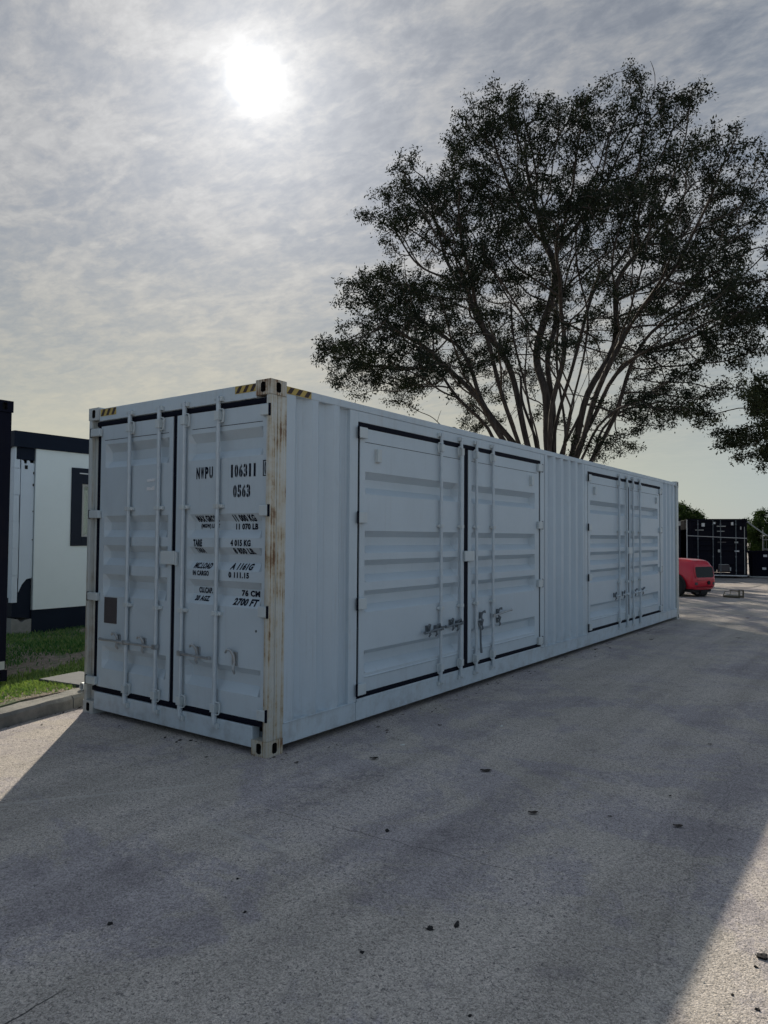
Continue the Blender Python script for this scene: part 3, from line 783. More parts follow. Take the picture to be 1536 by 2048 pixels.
    for o, a0, a1 in ((left, -2.20, -1.25), (right, -0.94, -0.106)):
        MB(END).box(a0, a1, FACE-0.0015, FACE+0.002, 2.573, 2.5775).build('seam', 'rubber', o)
    b = MB(END); b.box(-2.325, -0.046, 0.018, 0.06, 2.714, 2.758); b.box(-2.325, -0.046, 0.016, 0.06, 0.217, 0.259)
    b.box(-2.322, -2.2645, 0.030, 0.07, 0.26, 2.713); b.build('door_seal', 'rubber', left, 0.008, 2)
    b = MB(END); b.box(-1.190, -1.143, 0.032, 0.07, 0.26, 2.713); b.box(-0.0485, -0.0465, 0.03, 0.07, 0.26, 2.713); b.build('door_seal', 'rubber', right, 0.0)
    MB(END).box(-1.302, -1.118, -0.006, 0.022, 1.432, 1.548).build('meeting_clamp', 'hinge_paint', right, 0.004)
    MB(END).box(-1.1165, -1.092, -0.001, 0.024, 1.425, 1.542).build('clamp_stop', 'hinge_paint', right, 0.003)
    for a, o in ((-1.775, left), (-1.350, left), (-1.010, right), (-0.585, right)):
        lock_bar(END, o, a, FACE, 2.812, 0.150, 1.920, 1.054, 0.0180)
    for z in (2.655, 1.877, 1.100, 0.315):
        hinge(END, left, -2.385, -2.235, z, 0.072, FACE, 0.002)
        hinge(END, right, -0.010, -0.100, z, 0.082, FACE, 0.002)
    handle(END, left, -1.775, -2.135, 0.715, FACE, 'galv', 0.0); handle(END, left, -1.350, -1.740, 0.715, FACE, 'galv', 0.0)
    handle(END, right, -1.010, -0.615, 0.695, FACE, 'galv', -0.005)
    catch(END, left, -1.925, 0.725, FACE, 'galv', 1, 0.95); catch(END, left, -1.545, 0.725, FACE, 'galv', 1, 0.95)
    catch(END, right, -0.830, 0.715, FACE, 'galv', 1, 1.0); catch(END, right, -0.390, 0.700, FACE, 'galv', 1, 1.25)
    k = MB(END); k.tube([(-0.150, FACE-0.004, 0.943), (-0.150, FACE+0.001, 0.943)], 0.010, 10); k.build('rivet', 'steel_dark', right)
    MB(END).box(-2.158, -1.962, FACE-0.004, FACE, 0.862, 1.102).build('placard', 'placard', left, 0.001)
    b = MB(END); b.prism([(-1.545, 2.155), (-1.430, 2.160), (-1.428, 2.182), (-1.478, 2.183), (-1.482, 2.172), (-1.500, 2.182), (-1.548, 2.178)], FACE-0.003, FACE); b.build('sticker', 'sticker', left)
    b = MB(END); b.prism([(-1.550, 2.080), (-1.440, 2.082), (-1.438, 2.118), (-1.470, 2.112), (-1.485, 2.100), (-1.510, 2.108), (-1.546, 2.112)], FACE-0.003, FACE); b.build('sticker', 'sticker', left)
    # stencilled markings
    T = [("NWPU", (-0.884, -0.668, 2.152, 2.250)), ("106311", (-0.472, -0.162, 2.148, 2.252)), ("0", (-0.083, -0.057, 2.156, 2.262)), ("0563", (-0.434, -0.229, 1.986, 2.088)),
         ("MAX GROSS", (-0.900, -0.640, 1.795, 1.848)), ("(MGW) LIMIT", (-0.870, -0.640, 1.736, 1.780)), ("11 000 KG", (-0.452, -0.205, 1.795, 1.850)), ("11 070 LB", (-0.448, -0.195, 1.730, 1.780)),
         ("TARE", (-0.905, -0.795, 1.590, 1.650)), ("TARA", (-0.890, -0.785, 1.538, 1.580)), ("4 015 KG", (-0.452, -0.222, 1.598, 1.650)), ("8 850 LB.", (-0.434, -0.198, 1.536, 1.584)),
         ("MC.LOAD", (-0.905, -0.690, 1.408, 1.456)), ("IN CARGO", (-0.905, -0.705, 1.350, 1.392)), ("A 1161G", (-0.465, -0.215, 1.410, 1.464)), ("0 111.15", (-0.470, -0.235, 1.345, 1.392)),
         ("CU.CAP.", (-0.885, -0.715, 1.203, 1.250)), ("20 AGZ.", (-0.900, -0.720, 1.140, 1.182)), ("76 CM", (-0.370, -0.165, 1.200, 1.250)), ("2700 FT", (-0.430, -0.160, 1.128, 1.184))]
    for s, bx in T:
        o = text_mesh(END, s, bx, ch if bx[0] < -0.1 else [], 0.055, FACE, stencil=(bx[3]-bx[2] > 0.08)); link(o, right)
    # ring round the check digit
    b = MB(END); x0, x1, z0, z1, w = -0.096, -0.0505, 2.146, 2.270, 0.007
    b.box(x0, x0+w, FACE-0.003, FACE, z0, z1); b.box(x1-w, x1, FACE-0.003, FACE, z0, z1); b.box(x0+w, x1-w, FACE-0.003, FACE, z0, z0+w); b.box(x0+w, x1-w, FACE-0.003, FACE, z1-w, z1); b.build('digit_box', 'letter', right)
    # hazard stripes on the upper rails beside the castings
    def hazard(f, a0, a1, z0, z1, d, n, lean):
        b = MB(f); b.box(a0, a1, d-0.002, d+0.001, z0, z1, 0)
        st = (a1-a0)/n
        for i in range(n):
            q = a0 + st*(i+0.12); w = st*0.46
            lo, hi = (q, q+lean) if lean > 0 else (q-lean, q)
            poly = [(max(a0, lo), z0+0.004), (min(a1, lo+w), z0+0.004), (min(a1, hi+w), z1-0.004), (max(a0, min(hi, a1)), z1-0.004)]
            b.prism(poly, d-0.0035, d-0.0015, 1)
        b.build('hazard_stripes', ['haz_yellow', 'haz_black'], root)
    hazard(END, -0.405, -0.164, 2.815, 2.876, 0.010, 3, 0.035)
    hazard(END, -2.258, -2.010, 2.806, 2.874, 0.010, 3, 0.035)
    hazard(SIDE, 0.180, 0.480, 2.808, 2.866, 0.010, 3, 0.04)
    # bring children into the root's frame
    for o in set(bpy.data.objects) - kids_before:
        if o.parent is root: o.matrix_parent_inverse = Matrix.Translation(off)
main_container()

# ------------------------------------------------------------------ simple dark containers in the yard
def dark_container(name, loc, rz, w, l, h, label, mat, marks=()):
    """door end at local y=0 facing -y, long axis +y, origin at the middle of the door end on the ground"""
    root = empty(name, loc, rz, label, 'container', 'dark containers around the yard')
    x0, x1 = -w/2, w/2
    for x in (x0, x1-0.162):
        for y in (0, l-0.178):
            for z in (0, h-0.118):
                b = MB(); xi = 0 if x == x0 else 1; yi = 0 if y == 0 else 1; zi = 0 if z == 0 else 1
                casting(b, x, x+0.162, y, y+0.178, z, z+0.118, {(0, xi): (0.052, 0.08), (1, yi): (0.08, 0.052)})
                b.build('corner_casting', [mat, 'black'], root)
            b = MB(); b.box(x+0.01, x+0.15, y+0.01, y+0.165, 0.118, h-0.118); b.build('corner_post', mat, root, 0.006)
    for x in (x0+0.010, x1-0.06):
        b = MB(); b.box(x, x+0.05, 0.178, l-0.178, 0.05, 0.21); b.build('bottom_rail', mat, root, 0.003)
        b = MB(); b.box(x, x+0.05, 0.178, l-0.178, h-0.09, h-0.03); b.build('top_rail', mat, root, 0.003)
    f1 = lambda a, d, z: (x1-d, a, z); f0 = lambda a, d, z: (x0+d, a, z); f2 = lambda a, d, z: (a, l-d, z)
    corr_wall(f1, 0.16, l-0.16, 0.21, h-0.09, 0.014, 0.05).build('side_wall', mat, root)
    corr_wall(f0, 0.16, l-0.16, 0.21, h-0.09, 0.014, 0.05).build('side_wall', mat, root)
    corr_wall(f2, x0+0.15, x1-0.15, 0.08, h-0.05, 0.02, 0.055).build('end_wall', mat, root)
    b = MB(); b.box(x0+0.06, x1-0.06, 0.10, l-0.1, h-0.05, h-0.025); b.build('roof_panel', mat, root)
    b = MB(); b.box(x0+0.162, x1-0.162, 0.01, 0.08, h-0.118, h-0.01); b.build('door_header', mat, root, 0.004)
    b = MB(); b.box(x0+0.162, x1-0.162, 0.01, 0.08, 0.05, 0.20); b.build('door_sill', mat, root, 0.004)
    ch = [(h*0.88, h*0.85, h*0.82, h*0.79), (h*0.64, h*0.62, h*0.595, h*0.575), (h*0.545, h*0.525, h*0.505, h*0.485), (h*0.455, h*0.435, h*0.41, h*0.385), (h*0.22, h*0.20, h*0.175, h*0.15)]
    doors = []
    for a0, a1 in ((x0+0.155, -0.012), (0.012, x1-0.155)):
        o = door_leaf(END, a0, a1, 0.215, h-0.13, a0+0.08, a1-0.08, ch, 0.03, 0.036).build('cargo_door', mat, root, ang=20); doors.append(o)
        for a in (a0+0.30, a1-0.14) if a0 < 0 else (a0+0.14, a1-0.30):
            b = MB(END); b.tube([(a, 0.0, 0.12), (a, 0.0, h-0.06)], 0.017, 8)
            for z in (0.3, h*0.35, h*0.65, h-0.25): b.box(a-0.028, a+0.028, -0.022, 0.03, z-0.03, z+0.03)
            b.build('locking_bar', mat if mat != 'navy_paint' else 'steel_dark', o)
    for (a, z, ww, hh, m) in marks:
        MB(END).box(a-ww/2, a+ww/2, -0.004, 0.010 if m != 'flush' else 0.0, z-hh/2, z+hh/2).build('marking', m, doors[0] if a < 0 else doors[1], 0.0)
    return root

# container standing on the lawn at the left edge (long side towards the yard)
d1 = dark_container('dark_container', (-3.60-1.219, -0.135, 0.172), math.pi, 2.438, 6.058, 2.896, 'dark navy container on blocks on the lawn, cut by the left edge of the photo', 'navy_deep')
def blocks():
    for i, (x, y, lab) in enumerate(((-3.78, -0.30, 'grey concrete block under the near corner of the dark container on the lawn'), (-3.78, -5.95, 'grey concrete block under the dark container, outside the left edge of the photo'))):
        b = MB(); b.box(x-0.11, x+0.13, y-0.13, y+0.10, 0.06, 0.172)
        o = b.build('support_block', 'block', None, 0.008)
        tag(o, lab, 'block', 'blocks under the dark container on the lawn')
blocks()
# corner marking, pale band low on the post
MB().box(-1.222, -1.2185, 0.03, 0.15, 0.122, 0.205).build('marking', 'tarp', d1)

# ------------------------------------------------------------------ white site cabin behind the lawn
def cabin():
    X = -7.30; y0, y1 = 1.78, 8.6; H = 3.30; zb = 0.10; depth = 2.5
    root = empty('site_cabin', (X-depth/2, (y0+y1)/2, zb), 0, 'white site cabin with dark roof band, dark base and dark-framed window', 'cabin')
    off = Matrix.Translation(Vector((-(X-depth/2), -(y0+y1)/2, -zb)))
    f = lambda a, d, z: (X-d, a, z)
    ks = []
    def bb(name, mat, *boxes, bevel=0.003, parent=None):
        b = MB(f)
        for q in boxes: b.box(*q)
        o = b.build(name, mat, parent or root, bevel); 
        if parent is None: ks.append(o)
        return o
    wy = 2.125
    # main white panel, with the window opening left free
    wa0, wa1, wz0, wz1 = 2.735, 4.30, 1.50, 2.80
    bb('wall', 'cabin_white', (wy, wa0, 0.0, 0.08, 0.49, 3.05), (wa1, y1, 0.0, 0.08, 0.49, 3.05), (wa0, wa1, 0.0, 0.08, 0.49, wz0), (wa0, wa1, 0.0, 0.08, wz1, 3.05), bevel=0.0)
    bb('fascia', 'cabin_dark', (y0-0.02, y1+0.02, -0.03, depth+0.02, 3.052, H))
    bb('fascia_return', 'cabin_dark', (y0+0.05, wy-0.004, 0.03, 0.10, 2.86, 3.051))
    bb('base', 'cabin_dark', (wy-0.01, y1, 0.02, depth, 0.08, 0.488))
    bb('rear_wall', 'cabin_white2', (y0, y1, depth-0.08, depth, 0.20, 3.05)); bb('end_wall', 'cabin_white2', (y1-0.08, y1, 0.081, depth-0.081, 0.49, 3.05))
    bb('end_wall', 'cabin_white2', (y0+0.06, y0+0.12, 0.16, depth-0.081, 0.40, 3.05)); bb('floor', 'steel_dark', (wy, y1-0.09, 0.09, depth-0.09, 0.489, 0.52))
    # corner sheet, ragged at the top and cut away below, with bolt holes
    pr = [(1.905, 0.78), (1.96, 0.90), (2.03, 0.98), (2.118, 0.995), (2.118, 2.80), (2.085, 2.82), (2.055, 2.815), (2.03, 2.855), (2.00, 2.85), (1.995, 2.80), (1.955, 2.80), (1.945, 2.845), (1.905, 2.86)]
    b = MB(f); b.prism(pr, 0.03, 0.05); o = b.build('corner_sheet', 'cabin_white2', root); ks.append(o)
    for (a, z, w, h) in ((1.985, 2.745, 0.045, 0.06), (2.106, 2.66, 0.016, 0.04), (2.104, 2.47, 0.018, 0.04), (2.108, 2.05, 0.012, 0.02), (2.108, 1.60, 0.012, 0.02)):
        MB(f).box(a-w/2, a+w/2, 0.024, 0.0295, z-h/2, z+h/2).build('bolt_plate', 'black', o)
    z = 0.62
    while z < 3.0:
        h = 0.42; q = bb('corner_block', 'cabin_white2', (1.80, 1.893+0.004*math.sin(z*9), 0.035, 0.12, z, z+h-0.004), bevel=0.002); z += h
    # dark stepping of the base at the corner
    b = MB(f); b.prism([(1.82, 0.40), (2.115, 0.36), (2.115, 0.985), (2.03, 0.97), (1.96, 0.89), (1.90, 0.77), (1.82, 0.66)], 0.052, 0.40); ks.append(b.build('corner_base', 'cabin_dark', root))
    b = MB(f); b.prism([(1.80, 0.06), (2.12, 0.06), (2.12, 0.352), (2.03, 0.342), (1.96, 0.30), (1.90, 0.36), (1.80, 0.38)], 0.02, 0.30); ks.append(b.build('footing', 'block', root))
    # window
    win = bb('window', 'cabin_frame', (wa0, wa0+0.19, -0.022, 0.06, wz0, wz1), (wa1-0.19, wa1, -0.022, 0.06, wz0, wz1), (wa0+0.19, wa1-0.19, -0.022, 0.06, wz0, wz0+0.15), (wa0+0.19, wa1-0.19, -0.022, 0.06, wz1-0.26, wz1))
    fa0, fa1, fz0, fz1 = wa0+0.19, wa1-0.19, wz0+0.15, wz1-0.26
    bb('frame', 'reveal', (fa0, fa0+0.045, 0.0, 0.05, fz0, fz1), (fa1-0.045, fa1, 0.0, 0.05, fz0, fz1), (fa0+0.045, fa1-0.045, 0.0, 0.05, fz1-0.045, fz1), (fa0+0.045, fa1-0.045, 0.0, 0.05, fz0, fz0+0.035), (3.48, 3.53, 0.0, 0.05, fz0+0.035, fz1-0.045), parent=win)
    bb('pane', 'window_glass', (fa0+0.045, fa1-0.045, 0.025, 0.031, fz0+0.035, fz1-0.045), bevel=0, parent=win)
    bb('drip_strip', 'white_plastic', (wa0+0.13, wa1-0.1, -0.034, -0.023, wz1-0.098, wz1-0.08), bevel=0.002, parent=win)
    b = MB(f)
    a = fa0+0.075
    while a < fa1-0.05: b.box(a, a+0.082, 0.062, 0.066, fz0+0.02, fz1); a += 0.087
    b.build('blind', 'blind', win)
    for o in ks: o.matrix_parent_inverse = off
    for o in root.children:
        if o not in ks: o.matrix_parent_inverse = off
cabin()

# ------------------------------------------------------------------ things on the lawn edge
def lawn_things():
    # ridged grey slab lying in the grass beside the container
    root = empty('drain_cover', (-3.26, 0.50, 0.13), R(8), 'flat dark grey cover slab lying in the grass beside the container', 'drain cover')
    b = MB(); b.box(-0.36, 0.40, -0.26, 0.26, -0.03, 0.015); b.build('slab', 'slab', root, 0.006)
    # short end of pale pipe
    p = empty('pipe_end', (-2.79, 0.22, 0.160), R(0), 'short stub of pale pipe with a dark mouth by the container corner', 'pipe')
    b = MB(); n = 18; vs = []; fs = []
    for k, (y, r) in enumerate(((-0.02, 0.030), (-0.02, 0.040), (0.20, 0.040), (0.20, 0.030), (0.16, 0.030), (-0.02, 0.030))):
        for j in range(n):
            a = 2*math.pi*j/n; vs.append((r*math.cos(a), y, r*math.sin(a)))
    for k in range(5):
        for j in range(n): fs.append((k*n+j, k*n+(j+1) % n, (k+1)*n+(j+1) % n, (k+1)*n+j))
    b.add(vs, fs); b.build('pipe_wall', 'white_plastic', p)
    MB().tube([(0, 0.02, 0), (0, 0.03, 0)], 0.0295, 16).build('pipe_plug', 'black', p)
    b = MB(); b.tube([(0, 0.03, 0), (0, 0.10, 0)], 0.055, 18); b.build('collar', 'black', p, 0.006)
lawn_things()

# ------------------------------------------------------------------ far side of the yard
def far_yard():
    # one dark container end-on; right behind the red machine
    B = dark_container('dark_container', (-2.86, 30.34, 0.04), R(20), 2.438, 6.058, 2.55, 'dark navy container seen end-on across the yard with pale straps and stickers', 'navy_paint',
        marks=[(-0.55, 2.28, 0.13, 0.15, 'sticker'), (-0.10, 2.36, 0.10, 0.08, 'sticker'), (0.62, 2.33, 0.09, 0.13, 'sticker'), (0.96, 2.14, 0.05, 0.14, 'tarp'),
               (-0.70, 2.05, 0.34, 0.03, 'tarp'), (0.18, 2.22, 0.36, 0.04, 'tarp'), (0.16, 2.00, 0.30, 0.03, 'tarp'), (0.20, 1.52, 0.34, 0.05, 'placard'), (0.78, 1.52, 0.14, 0.07, 'tarp'),
               (0.10, 1.14, 0.12, 0.12, 'tarp'), (0.80, 1.14, 0.18, 0.05, 'sticker'), (0.28, 0.40, 0.46, 0.26, 'placard'), (0.26, 0.55, 0.40, 0.02, 'tarp'), (0.52, 0.36, 0.08, 0.16, 'tarp')])
    b = MB(); b.tube([(-1.2, -0.03, 1.80), (-0.4, -0.03, 1.765), (0.5, -0.03, 1.72), (1.19, -0.03, 1.70)], 0.014, 6); b.build('strap', 'white_plastic', B)
    b = MB(); b.tube([(1.10, -0.02, 0.15), (1.10, -0.02, 2.2)], 0.013, 6); b.build('conduit', 'tarp', B)
    b = MB(); b.box(-1.2, 1.2, -0.05, 0.0, 0.055, 0.10); b.build('sill_plate', 'white_plastic', B)
    b = MB(); b.box(-1.24, -1.20, -0.03, 0.01, 0.8, 2.5); b.build('edge_strip', 'white_plastic', B)
    # its neighbour on the left, mostly behind the grey container, with a pale sheet over its top
    A = dark_container('dark_container', (-5.30, 29.10, 0.04), R(20), 2.438, 6.058, 2.55, 'dark navy container with pale sheet under its roof edge, half hidden behind the grey container', 'navy_paint',
        marks=[(0.40, 1.62, 0.34, 0.04, 'sticker'), (0.36, 1.68, 0.12, 0.10, 'tarp'), (0.82, 1.02, 0.16, 0.15, 'sticker'), (0.55, 1.04, 0.18, 0.12, 'tarp'), (0.90, 0.80, 0.14, 0.12, 'sticker')])
    b = MB(); b.prism([(-1.2, 2.15), (-0.2, 2.20), (0.6, 2.13), (1.2, 2.24), (1.2, 2.43), (-1.2, 2.42)], -0.05, -0.02); b.build('sheet', 'tarp', A)
    # low dark bin to the right
    r = empty('waste_bin', (-0.55, 31.75, 0.02), R(8), 'low black steel bin with white stickers at the right edge, across the yard', 'bin')
    w, dp, h = 2.5, 1.8, 1.16
    b = MB(); b.add([(-w/2, 0, 0.06), (w/2, 0, 0.06), (w/2, dp, 0.06), (-w/2, dp, 0.06), (-w/2-0.05, -0.05, h), (w/2+0.05, -0.05, h), (w/2+0.05, dp+0.05, h), (-w/2-0.05, dp+0.05, h)],
                    [(0, 3, 2, 1), (0, 1, 5, 4), (1, 2, 6, 5), (2, 3, 7, 6), (3, 0, 4, 7)]); b.build('body', 'navy_deep', r)
    b = MB(); b.box(-w/2-0.09, w/2+0.09, -0.09, -0.04, h-0.08, h); b.box(-w/2-0.09, w/2+0.09, dp+0.04, dp+0.09, h-0.08, h); b.box(-w/2-0.09, -w/2-0.04, -0.04, dp+0.04, h-0.08, h); b.box(w/2+0.04, w/2+0.09, -0.04, dp+0.04, h-0.08, h); b.build('rim', 'navy_deep', r, 0.006)
    for a in (-1.1, -0.4, 0.35, 1.1): MB().box(a-0.04, a+0.04, -0.075, -0.012, 0.10, h-0.085).build('rib', 'navy_deep', r, 0.006)
    b = MB(); b.box(-w/2, w/2, -0.06, 0.0, 0.0, 0.055); b.build('skid', 'tarp', r)
    for (a, z) in ((-0.62, 0.96), (-0.66, 0.40)): MB().box(a-0.075, a+0.075, -0.050, -0.030 if z > .5 else -0.01, z-0.05, z+0.05).build('sticker', 'sticker', r)
    # wire fence panel standing behind the bin
    fr = empty('fence_panel', (-1.55, 33.7, 0.0), R(8), 'grey wire fence panel standing behind the low black bin', 'fence')
    for a in (0.0, 0.75, 1.5, 2.25): b = MB(); b.tube([(a, 0, 0), (a, 0, 2.15 if a < 1 else 1.7)], 0.022, 6); b.build('post', 'tarp', fr)
    for z in (0.3, 1.25, 1.68): b = MB(); b.tube([(0, 0, z), (2.25, 0, z)], 0.014, 6); b.build('rail', 'tarp', fr)
    for k in range(22): b = MB(); b.tube([(0.05+k*0.1, 0.01, 0.1), (0.05+k*0.1, 0.01, 1.68)], 0.004, 4); b.build('wire', 'tarp', fr)
    # stay from the container roof down to the right
    st = MB(); st.tube([(-1.92, 31.75, 2.50), (-1.35, 31.95, 2.02), (-0.2, 32.25, 1.22), (0.7, 32.5, 0.62)], 0.03, 6)
    tag(st.build('stay_pole', 'tarp', None), 'pale stay pole sloping down to the right from the end-on dark container', 'pole')
far_yard()

def red_machine():
    # compact red machine: rounded hood, dark rear window, wheel under an arch
    root = empty('red_machine', (-1.05, 18.15, 0.0), R(65), 'small rounded red machine with dark rear window beyond the grey container', 'vehicle')
    # local frame: rear faces -y (towards camera right), left flank faces -x, origin at the ground under that corner
    # world rear normal (0.906,-0.42) => local -y
    def hull(w, l, z0, z1, r):
        bm = bmesh.new()
        secs = []
        prof = [(0.10, z0), (0.02, z0+0.10), (0.0, z0+0.30), (0.035, z0+0.52), (0.10, z1-0.16), (0.20, z1-0.05), (0.36, z1), (1.2, z1+0.02), (l-0.2, z1-0.02), (l, z1-0.25), (l, z0)]
        return prof
    w, l = 1.06, 1.95
    nx = 15
    prof = hull(w, l, 0.20, 1.10, 0.1)
    vs = []; rows = []
    for i in range(nx):
        s = i/(nx-1)*2-1                                    # across the width
        e = (1-abs(s)**9)                                   # rounding at the flanks
        x = w/2 + s*w/2
        row = []
        for k, (y, z) in enumerate(prof):
            zz = z if z < 0.7 else 0.7 + (z-0.7)*(0.62+0.38*e)
            yy = y + (0.13*(1-e) if y < 0.6 else (-0.1*(1-e) if y > 1.6 else 0))
            xx = x + (0.06*(-s) * max(0.0, (z-0.6)/0.5))
            row.append((xx, yy, zz))
        rows.append(row); vs += row
    m = len(prof); fs = [(i*m+k, (i+1)*m+k, (i+1)*m+k+1, i*m+k+1) for i in range(nx-1) for k in range(m-1)]
    fs += [tuple(range(m)), tuple((nx-1)*m+k for k in range(m-1, -1, -1)), tuple(i*m for i in range(nx)), ]
    b = MB(); b.add(vs, fs); body = b.build('body', 'red_paint', root, ang=50)
    sub = body.modifiers.new('sub', 'SUBSURF'); sub.levels = 1; sub.render_levels = 1
    # rear window with rounded corners
    def rrect(a0, a1, z0, z1, r, n=4):
        out = []
        for cx_, cz_, t0 in ((a1-r, z1-r, 0), (a0+r, z1-r, 90), (a0+r, z0+r, 180), (a1-r, z0+r, 270)):
            for k in range(n+1): a = R(t0+90*k/n); out.append((cx_+r*math.cos(a), cz_+r*math.sin(a)))
        return out
    wn = MB(lambda a, d, z: (a, d+0.012+0.155*max(0, z-0.62), z)); wn.prism(rrect(0.10, 0.86, 0.575, 0.885, 0.06), -0.010, 0.03)
    wn.build('rear_window', 'dark_glass', root)
    fr = MB(lambda a, d, z: (a, d+0.012+0.155*max(0, z-0.62), z)); fr.prism(rrect(0.08, 0.88, 0.555, 0.905, 0.07), -0.006, 0.03); fr.build('window_frame', 'red_paint', root)
    k = MB(); k.tube([(0.64, -0.02, 0.42), (0.64, 0.03, 0.42)], 0.055, 14); k.build('filler_cap', 'tyre', root)
    for z in (0.50, 0.30): MB(lambda a_, d_, z_: (a_, d_, z_)).box(0.14, 0.90, 0.004, 0.03, z-0.003, z+0.003).build('panel_gap', 'black', root)
    for a_ in (0.09, 0.82): MB().box(a_, a_+0.10, 0.010, 0.09, 0.36, 0.44).build('rear_lamp', 'placard', root, 0.012)
    # wheels
    def wheel(x, y, r, wd, name='wheel'):
        q = MB(); n = 24; pr = [(0.0, 0.55), (0.0, 0.9), (0.12, 1.0), (0.88, 1.0), (1.0, 0.9), (1.0, 0.55)]
        vs = []; fs = []
        for j in range(n):
            a = 2*math.pi*j/n
            for (u, rr) in pr: vs.append((x+u*wd, y+r*rr*math.cos(a), r+r*rr*math.sin(a)))
        mm = len(pr)
        for j in range(n):
            for u in range(mm-1): fs.append((j*mm+u, j*mm+u+1, ((j+1) % n)*mm+u+1, ((j+1) % n)*mm+u))
        q.add(vs, fs); t = q.build('wheel', 'tyre', root)
        h = MB(); h.tube([(x+0.02, y, r), (x+wd-0.02, y, r)], r*0.56, 18); h.tube([(x-0.01, y, r), (x+0.02, y, r)], r*0.2, 10); h.build('rim', 'rim', t)
    wheel(-0.02, 0.66, 0.29, 0.17); wheel(w-0.15, 0.66, 0.29, 0.17); wheel(0.44, 0.25, 0.15, 0.30)
    a = MB(); pts = [( -0.012, 0.66+0.37*math.cos(t_), 0.29+0.37*math.sin(t_)) for t_ in np.linspace(0.0, math.pi, 13)]
    a.tube(pts, 0.028, 6); a.build('wheel_arch', 'tyre', root)
    p = MB(lambda a_, d_, z_: (d_, a_, z_)); poly = [(0.66+0.36*math.cos(t_), 0.29+0.36*math.sin(t_)) for t_ in np.linspace(-0.25, math.pi+0.25, 15)]
    p.prism(poly, -0.010, 0.02); p.build('wheel_well', 'black', root)
    u = MB(); u.box(0.12, 0.94, 0.14, 1.8, 0.14, 0.24); u.build('underframe', 'tyre', root, 0.02)
red_machine()

def crate():
    r = empty('wire_crate', (-0.22, 18.95, 0.0), R(-14), 'small broken timber-framed crate lying on the sunlit yard', 'crate')
    def bar(name, p, q, s, m='timber'): b = MB(); b.tube([p, q], s, 4); b.build(name, m, r)
    bar('base_rail', (-0.23, 0, 0.03), (0.22, 0, 0.03), 0.028); bar('base_rail', (-0.20, 0.26, 0.03), (0.22, 0.26, 0.03), 0.028)
    bar('end_post', (0.22, 0, 0.0), (0.22, 0, 0.235), 0.024); bar('end_post', (0.22, 0.26, 0.0), (0.22, 0.26, 0.22), 0.024)
    bar('leaning_slat', (-0.24, 0, 0.04), (-0.18, 0, 0.18), 0.014, 'timber_pale'); bar('leaning_slat', (-0.05, 0, 0.05), (-0.02, 0, 0.18), 0.010, 'timber_pale')
    bar('top_rail', (-0.05, 0, 0.205), (0.22, 0, 0.205), 0.017); bar('top_rail', (-0.18, 0.0, 0.175), (0.0, 0.0, 0.195), 0.009, 'timber_pale')
    bar('cross_rail', (0.22, 0.0, 0.21), (0.22, 0.26, 0.21), 0.016); bar('cross_rail', (-0.23, 0.0, 0.04), (-0.20, 0.26, 0.04), 0.018)
    for k in range(4): bar('slat', (-0.16+0.10*k, 0.0, 0.058), (-0.16+0.10*k, 0.26, 0.058), 0.016, 'timber_pale')
crate()

# ------------------------------------------------------------------ trees
def grow(seeds, attr, step, infl, kill, iters=260, up=0.05, mom=0.35):
    """space colonisation: seeds = list of polylines from the ground up; returns positions and parents"""
    pos = []; par = []; dirs = []
    for line in seeds:
        for k, p in enumerate(line['pts']):
            pr = line['root'] if k == 0 else len(pos)-1
            pos.append(np.array(p, float)); par.append(pr)
            d = pos[-1]-pos[pr] if pr >= 0 else np.array([0, 0, 1.0]); n_ = np.linalg.norm(d); dirs.append(d/n_ if n_ > 0 else np.array([0, 0, 1.0]))
    P = np.array(pos); A = attr.copy()
    dist = np.full(len(A), 1e9); near = np.zeros(len(A), int)
    def upd(i0):
        Q = np.array(pos[i0:])
        for c in range(0, len(Q), 256):
            q = Q[c:c+256]; D = np.linalg.norm(A[:, None]-q[None], axis=2); j = D.argmin(1); m = D[np.arange(len(A)), j]
            b = m < dist; dist[b] = m[b]; near[b] = j[b]+i0+c
    upd(0); tried = {}
    for it in range(iters):
        al = dist > kill
        A, dist, near = A[al], dist[al], near[al]
        if len(A) == 0: break
        act = dist < infl
        if not act.any(): break
        idx = near[act]; V = A[act]-np.array(pos)[idx]; V /= np.linalg.norm(V, axis=1)[:, None]
        S = {}
        for k, v in zip(idx, V): S[k] = S.get(k, 0)+v
        i0 = len(pos)
        for k, v in S.items():
            if tried.get(k, 0) > 3: continue
            tried[k] = tried.get(k, 0)+1
            v = v/(np.linalg.norm(v)+1e-9) + mom*dirs[k] + np.array([0, 0, up]) + rng.normal(0, 0.12, 3)
            v /= np.linalg.norm(v)
            pos.append(pos[k]+v*step); par.append(k); dirs.append(v)
        if len(pos) == i0: break
        upd(i0)
    return np.array(pos), np.array(par)

